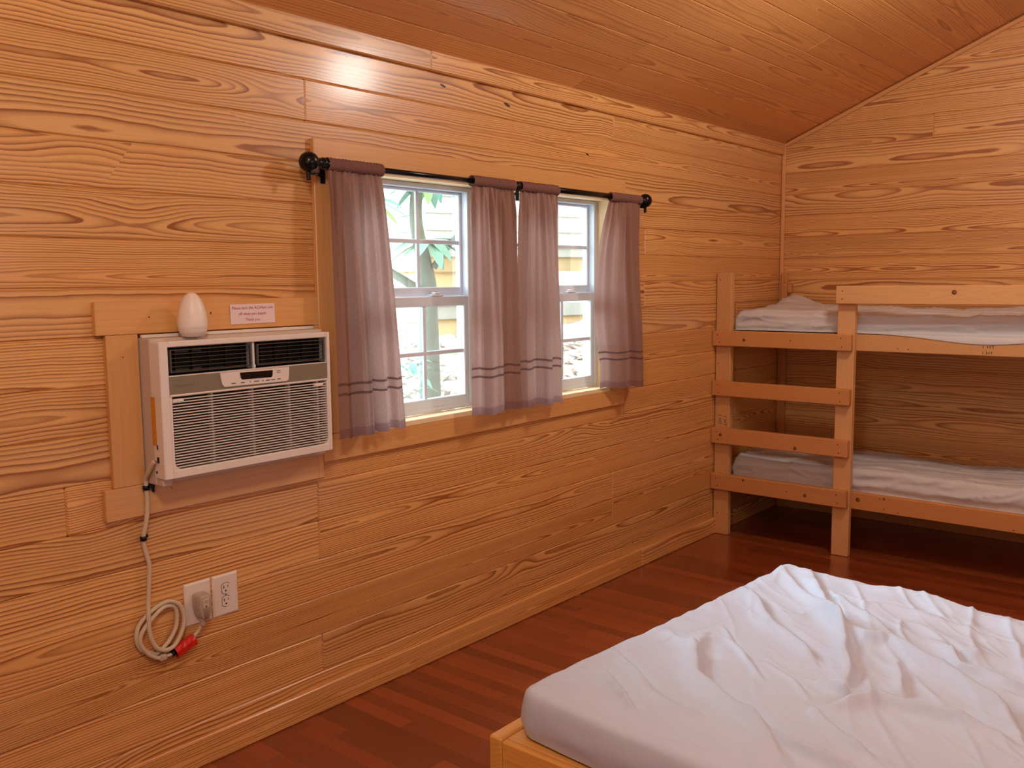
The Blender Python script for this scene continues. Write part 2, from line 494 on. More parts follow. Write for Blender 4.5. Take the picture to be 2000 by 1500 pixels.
for kx, kz, kr in ((2.497, 2.146, .011), (2.860, 2.128, .014), (3.411, 1.990, .009)):
    for q_ in range(5):
        wl.disc((kx + (q_ - 2) * kr * .5, 0, kz - (q_ - 2) * kr * .12), (0, -1, 0), kr * (.42 - .06 * abs(q_ - 2)), 'knot', 12, .0004 + q_ * .0001)
W = struct(wl.build('wall_left'), 'honey coloured varnished pine board wall with the windows')
struct(MB().box(XF - .1, OX0, BT + .001, .11, -.1, 2.5, 'ply', 0).box(OX1, XB + .1, BT + .001, .11, -.1, 2.5, 'ply', 0)
       .box(OX0, OX1, BT + .001, .11, -.1, OZ0, 'ply', 0).box(OX0, OX1, BT + .001, .11, OZ1, 2.5, 'ply', 0).build('wall_outer'), 'sheathing behind the window wall boards')

wb = MB()
z = 0.0
zs = [0.0, 0.131] + [0.131 + 0.1294 * k for k in range(1, 30)]
for i, (z0, z1) in enumerate(zip(zs[:-1], zs[1:])):
    if z0 > 3.1: break
    if z0 < EAVE: ya, yb = YR, 0.0
    else:
        k = (z0 - EAVE) / SLOPE + 0.03
        ya, yb = YR + k, -k
    if yb - ya < 0.1: continue
    cuts = [ya, yb]
    if i == 17: cuts = [ya, -0.87, yb]
    elif i % 3 == 1: cuts = [ya, -2.1 - 0.2 * (i % 5), yb]
    cuts = [c for c in cuts if ya <= c <= yb]
    for y0, y1 in zip(cuts[:-1], cuts[1:]):
        wb.box(XB, XB + BT, y0, y1, z0, z1, 'back', 0.004, 1, flip=i % 2 == 0)
struct(wb.build('wall_back'), 'pine board gable wall behind the bunk bed')
struct(MB().box(XB + BT, XB + .1, YR, 0.1, -.1, 3.3, 'ply', 0).build('wall_back_outer'), 'sheathing behind the gable boards')
wr_ = MB(); wf_ = MB()
for z0, z1 in rows:
    wr_.box(XF, XB, YR - BT, YR, z0, z1, 'wall', 0.003, 0)
for z0, z1 in zip(zs[:-1], zs[1:]):
    wf_.box(XF - BT, XF, YR, 0, z0, z1, 'back', 0.003, 1)
struct(wr_.build('wall_right'), 'pine board wall opposite the windows')
struct(wf_.build('wall_front'), 'pine board gable wall behind the viewer')

# sloped ceiling
for side, nm in ((1, 'ceiling'), (-1, 'ceiling_far_slope')):
    cb = MB()
    ang = math.atan(SLOPE)
    ln = 2.0 / math.cos(ang)
    y0 = 0.0 if side == 1 else YR
    # local frame: x along room, y up the slope, z = inward normal (down)
    up = Vector((0, -side * math.cos(ang), math.sin(ang)))
    nn = Vector((0, side * math.sin(ang), math.cos(ang)))
    mt = Matrix(((1, up.x, nn.x, 0), (0, up.y, nn.y, y0), (0, up.z, nn.z, EAVE), (0, 0, 0, 1)))
    k, n = -0.02, 0
    while k < ln:
        js = [XF, XF + 0.6 + 2.9 * random.random()]
        while js[-1] < XB - 3.4: js.append(js[-1] + 2.0 + 1.4 * random.random())
        if n == 4: js = [XF, 2.75, XB]
        if n == 6: js = [XF, 0.6, 3.45, XB]
        js = [j for j in js if j < XB - 0.2] + [XB]
        for a0, a1 in zip(js[:-1], js[1:]):
            cb.box(a0, a1, k, k + 0.134, 0, BT, 'ceil', 0.0036, 0, mtx=mt, flip=n % 2 == 0)
        k += 0.134; n += 1
    struct(cb.build(nm), 'sloping pine board ceiling')
struct(MB().add([(XF - .1, .15, EAVE + .0), (XB + .1, .15, EAVE), (XB + .1, -2, EAVE + 2 * SLOPE + .07), (XF - .1, -2, EAVE + 2 * SLOPE + .07), (XB + .1, YR - .15, EAVE), (XF - .1, YR - .15, EAVE)],
                [(0, 1, 2, 3), (3, 2, 4, 5)], 'ply').build('roof_deck'), 'roof deck above the ceiling boards')

# floor strips run towards the far side
fl = MB()
fl_w = 0.057
x = XF; n = 0
while x < XB:
    y = 0.0 - random.random() * 0.9
    ys = [0.0]
    while y > YR:
        ys.append(y); y -= 0.45 + random.random() * 0.95
    ys.append(YR)
    for y1, y0 in zip(ys[:-1], ys[1:]):
        if y1 - y0 > 0.02:
            fl.box(x, min(x + fl_w, XB), y0, y1, -0.019, 0, 'floor', 0.0, 1)
    x += fl_w; n += 1
struct(fl.build('floor'), 'glossy reddish brown strip wood floor')
struct(MB().box(XF, XB, YR, 0, -.1, -.0195, 'ply', 0).build('floor_slab'), 'subfloor below the wood strips')

# trims
tb = MB(); tb.box(XF, 3.86, -.019, 0, 0, .09, 'wall', .004, 0, wr=(.6, .45, .1)); tb.box(3.862, XB - .0, -.019, 0, 0, .09, 'wall', .004, 0)
struct(tb.build('baseboard_left'), 'pine baseboard under the window wall')
struct(MB().box(XB - .019, XB, YR, -.02, 0, .09, 'trim', .003, 1).build('baseboard_back'), 'pine baseboard under the gable wall')
t1 = MB()
for a0, a1 in ((XF, 2.42), (2.421, XB)):
    wr = (random.random(), .5 + .2 * random.random(), random.random())
    t1.box(a0, a1, -.020, 0, 2.186, 2.256, 'wall', .004, 0, wr=wr)
struct(t1.build('trim_1'), 'bevelled pine board along top of the window wall')
struct(MB().box(XB - .016, XB, -.024, -.001, 0, 2.26, 'trim', .005, 2).build('trim_2'), 'vertical pine strip in the room corner')
ang = math.atan(SLOPE)
mt = Matrix.Translation((0, -.0, EAVE - .002)) @ Matrix.Rotation(-ang, 4, 'X')
struct(MB().box(XB - .02, XB, -2.1, 0.0, -.026, -.002, 'trim', .006, 1, mtx=mt).build('trim_3'), 'pine strip where gable wall meets ceiling')
# window casing
c = MB()
c.box(1.882, 3.694, -.02, 0, 1.802, 1.890, 'casing', .002, 0)
c.box(1.882, 1.972, -.019, 0, .937, 1.801, 'casing', .002, 2)
c.box(3.604, 3.692, -.019, 0, .937, 1.801, 'casing', .002, 2)
c.box(1.886, 3.692, -.02, 0, .846, .936, 'casing', .002, 0)
struct(c.build('trim_4'), 'flat pine casing boards around the double window')
j = MB()
j.box(OX0, OX1, -.021, .06, .918, .938, 'jamb', .002, 0)
j.box(OX0, OX1, -.018, .12, OZ1 - .012, OZ1 + .004, 'jamb', .001, 0)
j.box(OX1 - .001, OX1 + .037, -.0185, .12, .938, 1.80, 'jamb', .001, 2)
j.box(OX0 - .02, OX0 + .001, -.018, .12, .938, 1.80, 'jamb', .001, 2)
j.box(2.70, 2.825, .035, .115, .938, 1.80, 'jamb', .002, 2)
struct(j.build('trim_5'), 'pale bare pine lining of the window opening')
# casing round the air conditioner
c = MB()
c.box(1.150, 1.881, -.020, 0, 1.300, 1.389, 'casing', .002, 0)
c.box(1.176, 1.266, -.019, 0, .8855, 1.2995, 'casing', .002, 2)
c.box(1.150, 1.862, -.020, 0, .797, .885, 'casing', .002, 0)
c.box(1.862, 1.884, -.0195, 0, .797, 1.2995, 'casing', .002, 2)
c.disc((1.30, -.02, 1.345), (0, -1, 0), .0022, 'knot'); c.disc((1.235, -.019, 1.36), (0, -1, 0), .0022, 'knot'); c.disc((1.49, -.02, 1.35), (0, -1, 0), .003, 'knot')
c.disc((1.34, -.02, .86), (0, -1, 0), .002, 'knot'); c.disc((1.22, -.019, 1.24), (0, -1, 0), .0018, 'knot')
struct(c.build('trim_6'), 'pine casing boards around the air conditioner')

# ------------------------------------------------------------------ windows
def window(idx, x0, x1, label):
    root = bpy.data.objects.new('window_%d' % idx, None); root.location = (x0, .065, .938)
    COL.objects.link(root); struct(root, label)
    zb, zt = .940, 1.796
    fr = MB()
    for a in ((x0, x0 + .026, zb, zt), (x1 - .026, x1, zb, zt), (x0 + .026, x1 - .026, zb, zb + .02), (x0 + .026, x1 - .026, zt - .018, zt)):
        fr.box(a[0], a[1], .050, .118, a[2], a[3], 'vinyl', .003)
    fr.build('window_frame', root)
    zm = 1.380
    ua, ub = x0 + .0255, x1 - .0255
    g0, g1 = x0 + .038, x1 - .038
    # upper sash sits further out
    s = MB()
    s.box(ua, g0, .082, .106, zm - .006, zt - .018, 'vinyl', .003); s.box(g1, ub, .082, .106, zm - .006, zt - .018, 'vinyl', .003)
    s.box(g0, g1, .083, .106, zm - .006, zm + .034, 'vinyl', .003); s.box(g0, g1, .083, .106, zt - .028, zt - .018, 'vinyl', .003)
    us = s.build('upper_sash', root)
    mu = MB()
    for k in (1, 2):
        xm = g0 + (g1 - g0) * k / 3
        mu.box(xm - .008, xm + .008, .089, .099, zm + .034, zt - .028, 'vinyl', .002)
    mu.box(g0, g1, .0885, .0995, 1.577, 1.593, 'vinyl', .002)
    mu.build('muntin_grid', us)
    MB().box(g0 - .004, g1 + .004, .0935, .0945, zm + .03, zt - .024, 'glass', 0).build('glass_pane', us)
    s = MB()
    ga, gb = g0 + .004, g1 - .004
    s.box(ua, ga + .006, .054, .080, .957, zm, 'vinyl', .003); s.box(gb - .006, ub, .054, .080, .957, zm, 'vinyl', .003)
    s.box(ga, gb, .0545, .080, .957, .992, 'vinyl', .003); s.box(ga, gb, .0545, .080, 1.341, zm, 'vinyl', .003)
    ls = s.build('lower_sash', root)
    mu = MB()
    for k in (1, 2):
        xm = ga + (gb - ga) * k / 3
        mu.box(xm - .008, xm + .008, .062, .072, .992, 1.341, 'vinyl', .002)
    mu.box(ga, gb, .0615, .0725, 1.157, 1.173, 'vinyl', .002)
    mu.build('muntin_grid', ls)
    MB().box(ga - .002, gb + .002, .0665, .0675, .99, 1.343, 'glass', 0).build('glass_pane', ls)
    for fx in ((x0 + x1) / 2 + .17, (x0 + x1) / 2 - .17):
        lk = MB().box(fx - .03, fx + .03, .050, .082, zm, zm + .007, 'vinyl', .002).box(fx - .012, fx + .02, .054, .078, zm + .007, zm + .014, 'plastic', .003)
        lk.build('sash_lock', ls)
    return root
window(1, 1.966, 2.700, 'white double hung window nearer the air conditioner')
window(2, 2.826, 3.566, 'white double hung window nearer the bunk bed')

# ------------------------------------------------------------------ curtain rod
RY, RZ = -.072, 1.805
rod = empty('curtain_rod', (2.8, RY, RZ), 'black telescoping curtain rod with ball finials above the double window', 'curtain rod')
MB().tube([(1.86, RY, RZ), (2.83, RY, RZ)], .0095, 'black', 16).build('rod_tube', rod)
MB().tube([(2.80, RY, RZ + .002), (3.755, RY, RZ + .002)], .0125, 'black', 16).build('rod_sleeve', rod)
MB().lathe([(.008, -.012), (.0165, -.011), (.018, 0), (.0165, .011), (.008, .012)], 'black', 20, Matrix.Translation((2.832, RY, RZ)) @ Matrix.Rotation(PI / 2, 4, 'Y')).build('joint_collar', rod)
def finial(xc, sgn):
    f = MB().ball((xc, RY, RZ), .032, 'black').build('finial', rod)
    prof = [(.012, -.002), (.0165, .004), (.0165, .012), (.0125, .016), (.0185, .022), (.0195, .030), (.0165, .036), (.0125, .039), (.0155, .041), (.011, .0435)]
    if sgn > 0:
        MB().lathe(prof, 'black', 24, Matrix.Translation((xc + .026, RY, RZ)) @ Matrix.Rotation(PI / 2, 4, 'Y')).build('turned_neck', f)
    else:
        MB().lathe([(.012, 0), (.017, .008), (.013, .016)], 'black', 24, Matrix.Translation((xc - .026, RY, RZ)) @ Matrix.Rotation(-PI / 2, 4, 'Y')).build('turned_neck', f)
finial(1.822, 1); finial(3.782, -1)
for bx in (1.818, 2.832, 3.782):
    b = MB().box(bx - .0055, bx + .0055, RY - .0055, RY + .0055, RZ - .056, RZ - .012, 'black', .002)
    ex = bx + (.095 if bx < 2 else (-.12 if bx > 3.7 else 0))
    b.tube([(bx, RY + .004, RZ - .03), (ex, -.021, RZ - .03)], .005, 'black', 10)
    b.box(ex - .010, ex + .010, -.0235, -.0201, RZ - .055, RZ - .008, 'black', .001)
    b.build('bracket', rod)

# ------------------------------------------------------------------ curtains
def curtain(label, top, bot, zb, folds, gathers, seed, stripes, prof=None, bulge=0.0, amp=.026, zb_fn=None):
    """top/bot = x ranges at the pocket and at the hem"""
    rnd = random.Random(seed)
    zt = RZ
    root = empty('curtain', (sum(top) / 2, RY, zt), label, 'curtain', 'mauve curtain panels on the rod')
    nu, nv = 150, 90
    ph = rnd.random() * 6
    gph = [rnd.random() * 6 for _ in range(4)]
    def P(s, t):
        """s across 0..1, t 0 at the pocket, 1 at the hem"""
        xt = top[0] + (top[1] - top[0]) * s
        e = t ** 0.75
        xb = bot[0] + (bot[1] - bot[0]) * s
        sp = e
        xx = xt + (xb - xt) * sp
        g = math.exp(-t * 6.5)
        fo = prof(s, t) if prof else math.sin(2 * PI * folds * s + ph) + 0.45 * math.sin(2 * PI * folds * 1.9 * s + gph[0] + t)
        fine = math.sin(2 * PI * gathers * s + gph[1]) + .6 * math.sin(2 * PI * gathers * 1.63 * s + gph[2])
        k = min(1, .18 + t * 1.25)
        mid = math.sin(2 * PI * (3.6 + folds * .8) * s + gph[3]) * .010 * math.exp(-t * 1.8) * min(1, t * 9) + math.sin(2 * PI * (6.2 + folds) * s + gph[0]) * .006 * math.exp(-t * 3.0) * min(1, t * 12)
        yy = RY + mid - .010 * t + fo * amp * 1.75 * k + fine * .0042 * g
        xx += .35 * amp * k * math.cos(2 * PI * folds * s + ph) * (0 if prof else 1)
        xx += bulge * math.sin(PI * min(1, t * 1.15)) * (s - 1.0 if bulge > 0 else s)
        zz = zt - .018 - (zt - .018 - (zb_fn(s) if zb_fn else zb)) * t + .004 * math.sin(2 * PI * folds * s) * t
        return (xx, min(yy, -.024), zz)
    def strip(t0, t1, n, mat, name, par, off=0.0, flare=0):
        V, F, wp = [], [], []
        for j in range(n + 1):
            t = t0 + (t1 - t0) * j / n
            for i in range(nu + 1):
                p = P(i / nu, t)
                V.append((p[0], p[1] + off, p[2])); wp.append((i / nu * .55, t * .9, 0))
        for j in range(n):
            for i in range(nu):
                a = j * (nu + 1) + i
                F.append((a, a + 1, a + nu + 2, a + nu + 1))
        return MB().add(V, F, mat, wp, smooth=True).build(name, par)
    (a0, a1), (b0, b1) = stripes
    h0 = 1 - .030 / (zt - zb)
    dr = MB()
    cuts = [(0, a0, 'curtain', 60), (a0, a1, 'curtain_band', 2), (a1, b0, 'curtain', 4), (b0, b1, 'curtain_band', 2), (b1, h0, 'curtain', 14)]
    for t0, t1, mt_, n in cuts:
        V, F, wp = [], [], []
        for j in range(n + 1):
            t = t0 + (t1 - t0) * j / n
            for i in range(nu + 1):
                V.append(P(i / nu, t)); wp.append((i / nu * .55, t * .9, 0))
        for j in range(n):
            for i in range(nu):
                a = j * (nu + 1) + i
                F.append((a, a + 1, a + nu + 2, a + nu + 1))
        dr.add(V, F, mt_, wp, smooth=True)
    dr.build('drape', root)
    strip(h0, 1.0, 4, 'curtain_hem', 'hem', root)
    # ruched pocket round the rod
    V, F, wp = [], [], []
    n, sg = 90, 20
    wph = [rnd.random() * 6 for _ in range(3)]
    for i in range(n + 1):
        s = i / n
        xx = top[0] - .002 + (top[1] - top[0] + .004) * s
        for k in range(sg):
            a = 2 * PI * k / sg
            ruch = .0016 * math.sin(2 * PI * gathers * 1.3 * s + wph[0] + .6 * math.sin(a)) + .0010 * math.sin(2 * PI * gathers * 2.9 * s + wph[1] + 1.1 * math.cos(a))
            r = .0195 + ruch
            V.append((xx, RY + r * math.cos(a) * .85, RZ + r * math.sin(a))); wp.append((s * .55, k / sg * .12, 0))
    for i in range(n):
        for k in range(sg):
            j = (k + 1) % sg
            F.append((i * sg + k, (i + 1) * sg + k, (i + 1) * sg + j, i * sg + j))
    MB().add(V, F, 'curtain_hem', wp, smooth=True).build('rod_pocket', root)
    return root

def tz(z, zb):
    return (RZ - .018 - z) / (RZ - .018 - zb)
def st(za, zc, zb, w=.0085):
    return ((tz(za, zb) - w / 2 / .86, tz(za, zb) + w / 2 / .86), (tz(zc, zb) - w / 2 / .86, tz(zc, zb) + w / 2 / .86))
def interp(tab):
    xs = [a for a, b in tab]; ys = [b for a, b in tab]
    return lambda s: float(np.interp(s, xs, ys))
# first panel: near half hangs forward, a deep fold, then a back-lit half
p1 = interp([(0, -.2), (.10, -.5), (.22, .1), (.34, -.65), (.46, .15), (.515, -.55), (.54, .95), (.60, .95), (.66, .15), (.74, -.15), (.80, .35), (.88, -.2), (.95, .1), (1, .0)])
def smooth_prof(fn, w=.02):
    return lambda s, t: sum(fn(min(1, max(0, s + d * w))) for d in (-1.5, -.75, 0, .75, 1.5)) / 5
curtain('mauve curtain panel beside the air conditioner, leftmost of four on the rod', (1.893, 2.122), (1.888, 2.198), .930, 4, 12, 3, st(1.105, 1.073, .93), smooth_prof(p1, .018), amp=.036)
p2 = interp([(0, .1), (.07, -.45), (.15, .15), (.24, -.5), (.42, -.75), (.55, -.45), (.63, .25), (.74, -.05), (.86, .2), (.94, -.4), (1, .3)])
curtain('mauve curtain panel left of the rod joint, covering the mullion', (2.568, 2.812), (2.540, 2.842), .928, 3, 11, 8, st(1.105, 1.073, .928), smooth_prof(p2, .032), amp=.034)
p3 = interp([(0, .4), (.10, -.2), (.2, .35), (.34, .15), (.43, .5), (.47, -.45), (.60, -.55), (.72, -.05), (.84, -.4), (.93, -.1), (1, .2)])
curtain('mauve curtain panel right of the rod joint', (2.850, 3.092), (2.836, 3.122), .922, 3, 11, 14, st(1.110, 1.078, .922), smooth_prof(p3, .03), amp=.034)
p4 = interp([(0, .75), (.15, .55), (.30, .1), (.42, -.55), (.50, -.1), (.58, -.7), (.75, -.75), (.86, -.25), (.95, .2), (1, .7)])
curtain('mauve curtain panel at the bunk bed end of the rod', (3.488, 3.738), (3.470, 3.752), .940, 2.6, 10, 21, st(1.104, 1.073, .94), smooth_prof(p4, .032), bulge=.06, amp=.04)

# ------------------------------------------------------------------ air conditioner
ac = empty('air_conditioner', (1.555, -.02, .886), 'white window air conditioner with louvered grille set in the wall', 'air conditioner')
AX0, AX1, AZ0, AZ1, AY = 1.268, 1.842, .906, 1.281, -.120
cs = MB().box(1.2685, 1.852, -.070, -.0005, .886, 1.288, 'accase', .003)
cs.box(1.271, 1.300, -.1, -.02, .886, .906, 'accase', .002)
case = cs.build('case', ac)
MB().box(1.2672, 1.2688, -.086, -.064, .998, 1.131, 'sticker', 0).build('yellow_sticker', case)
for q_ in ((-.093, -.083, .951, .967, 'slot'), (-.080, -.075, .921, .928, 'slot'), (-.09, -.084, .988, 1.0, 'knot')):
    MB().box(1.2668, 1.268, *q_, 0).build('side_opening', case)
bz = MB()
vx0, vx1, vz0, vz1 = 1.294, 1.830, 1.188, 1.265       # outlet opening
gx0, gx1, gz0, gz1 = 1.300, 1.826, .930, 1.130        # intake opening
D_ = -.068
for a in ((AX0, vx0, AZ0, AZ1), (vx1, AX1, AZ0, AZ1), (vx0, vx1, vz1, AZ1), (vx0, vx1, AZ0, gz0), (vx0, vx1, gz1, 1.1365), (vx0, vx1, 1.1845, vz0)):
    bz.box(a[0], a[1], AY, D_, a[2], a[3], 'ac', .0025)
bz.box(vx0, gx0, AY + .002, D_, gz0, gz1, 'ac', 0); bz.box(gx1, vx1, AY + .002, D_, gz0, gz1, 'ac', 0)
bezel = bz.build('bezel', ac)
# rounded lower corners of the intake
for cx, sx in ((gx0, 1), (gx1, -1)):
    pts = [(cx, gz0)] + [(cx + sx * .022 * (1 - math.sin(a)), gz0 + .022 * (1 - math.cos(a))) for a in [i * PI / 2 / 8 for i in range(9)]]
    MB().prism(pts if sx < 0 else pts[::-1], 'y', AY + .0015, D_, 'ac').build('corner_fillet', bezel)
MB().box(vx0, vx1, AY + .0015, D_, 1.1365, 1.1845, 'acband', .001).build('control_band', ac)
cp = MB()
pts = [(1.448, 1.1840), (1.453, 1.152), (1.460, 1.1435), (1.672, 1.1415), (1.680, 1.146), (1.683, 1.1840)]
cp.prism(pts, 'y', AY - .002, AY + .004, 'ac')
cpo = cp.build('control_panel', ac)
MB().prism([(1.511, 1.180), (1.514, 1.164), (1.518, 1.160), (1.617, 1.1585), (1.621, 1.162), (1.623, 1.1785)], 'y', AY - .0035, AY - .0015, 'display').build('display', cpo)
pm = MB()
for px_, w_ in ((1.490, .014), (1.520, .013), (1.5455, .003), (1.566, .017), (1.588, .004), (1.606, .014), (1.624, .014), (1.645, .012)):
    pm.box(px_ - w_ / 2, px_ + w_ / 2, AY - .0026, AY - .002, 1.1495 - (px_ - 1.49) * .004, 1.1522 - (px_ - 1.49) * .004, 'ink', 0)
for zz in (1.1745, 1.1695):
    pm.box(1.637, 1.651, AY - .0026, AY - .002, zz, zz + .0015, 'ink', 0)
pm.build('button_print', cpo)
text_mesh('brand_lettering', 'FRIGIDAIRE', .0105, 'ink', ON_WALL(1.338, AY + .0012, 1.159), ac, spacing=1.1)
# outlet vents
def vent(x0, x1, left):
    v = MB().box(x0, x1, -.080, -.0705, vz0, vz1, 'acdark', 0)
    v.box(x0, x1, -.108, -.0805, vz0, vz0 + .001, 'acdark', 0)
    vo = v.build('outlet_vent', ac)
    lf = MB()
    for a in ((x0 + .008, x0 + .012), (x1 - .010, x1 - .006)):
        lf.box(a[0], a[1], -.116, -.106, vz0 + .010, vz1 - .007, 'acvane', .001)
    for a in (vz0 + .0085, vz1 - .0085):
        lf.box(x0 + .008, x1 - .006, -.115, -.107, a - .0012, a + .0012, 'acvane', .0005)
    lf.build('louver_frame', vo)
    sl = MB()
    for k in range(6):
        zz = vz0 + .012 + k * (vz1 - vz0 - .020) / 5
        sl.box(x0 + .012, x1 - .010, -.114, -.106, zz - .0006, zz + .0006, 'acvane', 0)
    sl.build('louver_slats', vo)
    for k in range(5):
        xx = x0 + .03 + k * (x1 - x0 - .06) / 4
        MB().box(xx - .001, xx + .001, -.102, -.086, vz0 + .003, vz1 - .003, 'aclouver', 0).build('deflector_vane', vo)
    if left:
        for za in (vz1 - .018, vz0 + .006):
            MB().box(x0 + .014, x0 + .12, -.0835, -.0805, za, za + .009, 'acvane', 0).build('air_guide', vo)
vent(vx0, 1.564, True); vent(1.570, vx1, False)
MB().box(1.5635, 1.5705, -.112, -.0705, vz0, vz1, 'ac', .001).box(1.5625, 1.5695, -.118, -.108, vz0 + .001, vz0 + .012, 'ac', .002).build('vent_divider', ac)
# intake grille
gr = MB().box(gx0, gx1, -.086, -.0705, gz0, gz1, 'acfilter', 0).build('intake_grille', ac)
sl = MB()
n = 25
for k in range(n):
    zz = gz0 + .006 + k * (gz1 - gz0 - .014) / (n - 1)
    cut = .022 - math.sqrt(max(0, .022 ** 2 - max(0, .022 - (zz - gz0)) ** 2))
    mt = None
    sl.box(gx0 + cut + .002, gx1 - cut - .002, -.118, -.103, zz - .00125, zz + .00125, 'ac', .0006)
sl.build('grille_slats', gr)
for xx in (1.4295, 1.563, 1.693, 1.800):
    MB().box(xx - .0035, xx + .0035, -.104, -.0865, gz0, gz1, 'accase', 0).build('grille_rib', gr)
for xx in (1.318, 1.795):
    MB().box(xx - .016, xx + .016, -.1205, -.105, gz1 - .016, gz1 - .006, 'ac', .002).build('filter_tab', gr)
# sealing strip above the unit
tag(MB().box(1.270, 1.850, -.032, -.0205, 1.2885, 1.2975, 'ac', .001).build('sealing_strip'), 'thin white strip sealing the gap along top of the air conditioner', 'trim strip')

# air freshener
af = empty('air_freshener', (1.396, -.078, 1.2885), 'white cone shaped air freshener standing on the air conditioner', 'air freshener')
zb = 1.2885
prof = [(.031, .012), (.0385, .022), (.0405, .030), (.0402, .045), (.037, .068), (.031, .090), (.0235, .106), (.017, .115), (.010, .120), (.004, .122), (.0005, .1225)]
MB().lathe(prof, 'bottle', 40, Matrix.Translation((1.396, -.078, zb))).build('shell', af)
MB().lathe([(.028, 0), (.031, .002), (.0355, .010), (.0395, .021), (.034, .0215)], 'rubber', 40, Matrix.Translation((1.396, -.078, zb))).build('base', af)

# paper sign
mt = ON_WALL(1.632, -.0215, 1.3435, .004)
sg = MB()
w2, h2 = .078, .0295
V = [(-w2, -h2, 0), (w2, -h2 - .0003, 0), (w2, h2, 0), (-w2, h2, 0), (-w2, -h2, .001), (w2, -h2, .001), (w2, h2, .001), (-w2, h2, .001)]
sg.add([mt @ Vector(p) for p in V], [(3, 2, 1, 0), (4, 5, 6, 7), (0, 1, 5, 4), (1, 2, 6, 5), (2, 3, 7, 6), (3, 0, 4, 7)], 'paper')
so = sg.build('paper_sign')
tag(so, 'small white paper notice with three lines of red print above the air conditioner', 'sign')
for k, (ln, wd) in enumerate((('Please turn the AC/Heat unit', .143), ('off when you depart.', .098), ('Thank you.', .052))):
    text_mesh('lettering', ln, .0125, 'redink', mt @ Matrix.Translation((-.001, .018 - k * .0175, .0016)), so, fit=wd)

# ------------------------------------------------------------------ outlets and cord
def plate(x0, label, sockets):
    x1, z0, z1 = x0 + .0865, .436, .563
    p = empty('wall_outlet', (x0, -.006, z0), label, 'wall outlet', 'wall outlets beside each other')
    b = MB()
    V = []
    for (ox, oy) in ((0, 0.0), (0, -.003), (.005, -.006)):
        V += [(x0 + ox, oy, z0 + ox), (x1 - ox, oy, z0 + ox), (x1 - ox, oy, z1 - ox), (x0 + ox, oy, z1 - ox)]
    F = [(8, 9, 10, 11)]
    for k in (0, 4):
        for i in range(4):
            jx = (i + 1) % 4
            F.append((k + i, k + jx, k + 4 + jx, k + 4 + i))
    b.add(V, F, 'plastic'); b.build('cover_plate', p)
    xc = (x0 + x1) / 2
    if sockets:
        MB().disc((xc, -.006, (z0 + z1) / 2), (0, -1, 0), .003, 'ink').build('screw_head', p)
        for zc in (.5195, .4795):
            s = MB()
            pts = [(xc + max(-.0135, min(.0135, .0175 * math.cos(a))) , zc + .0165 * math.sin(a)) for a in [2 * PI * i / 32 for i in range(32)]]
            pts2 = [(xc + (q[0] - xc) * 1.08, zc + (q[1] - zc) * 1.08) for q in pts]
            s.prism(pts2, 'y', -.0064, -.0058, 'slot')
            s.prism(pts, 'y', -.0080, -.0060, 'plastic')
            so_ = s.build('socket', p)
            q = MB().box(xc - .0085, xc - .0060, -.0085, -.0078, zc + .0005, zc + .0090, 'slot', 0).box(xc + .0055, xc + .0075, -.0085, -.0078, zc + .0015, zc + .0085, 'slot', 0)
            q.disc((xc - .001, -.0080, zc - .0075), (0, -1, 0), .0030, 'slot')
            q.build('socket_slots', so_)
plate(1.371, 'white outlet plate with the beige plug in it', False)
plate(1.4635, 'white outlet plate with two empty sockets', True)

cordr = empty('power_cord', (1.26, -.02, .89), 'beige power cord coiled on the wall below the air conditioner with red tag', 'power cord')
yc = -.016
pts = [(1.259, -.085, .956), (1.256, -.078, .951), (1.256, -.055, .925), (1.258, -.034, .905), (1.2605, -.028, .888), (1.2625, -.027, .835), (1.258, -.026, .79), (1.2505, -.018, .74), (1.2495, yc, .725), (1.256, yc, .69), (1.2635, yc, .654), (1.260, yc, .60), (1.255, yc, .552), (1.249, -.024, .50), (1.250, -.026, .455), (1.267, -.026, .414), (1.295, -.026, .398), (1.325, -.024, .405), (1.350, -.022, .440), (1.358, -.02, .476), (1.349, -.018, .512), (1.322, -.016, .532), (1.290, -.014, .530), (1.255, -.012, .512), (1.226, -.011, .486), (1.217, -.011, .452), (1.228, -.012, .418), (1.258, -.013, .398), (1.272, -.014, .392), (1.306, -.014, .412), (1.334, -.012, .446), (1.341, -.012, .485), (1.333, -.012, .512), (1.300, -.018, .521), (1.262, -.020, .500), (1.232, -.019, .470), (1.224, -.018, .438), (1.243, -.018, .404), (1.268, -.018, .382), (1.287, -.018, .377)]
MB().tube(smooth_path(pts, 8), .0062, 'cord', 12).build('cable', cordr)
MB().box(1.276, 1.300, -.028, -.006, .366, .388, 'plug', .006).build('cord_stop', cordr)
MB().tube(smooth_path([(1.298, -.018, .377), (1.318, -.018, .378), (1.35, -.018, .392), (1.385, -.02, .408), (1.404, -.024, .428), (1.412, -.032, .455)], 8), .0052, 'cord', 12).build('cable', cordr)
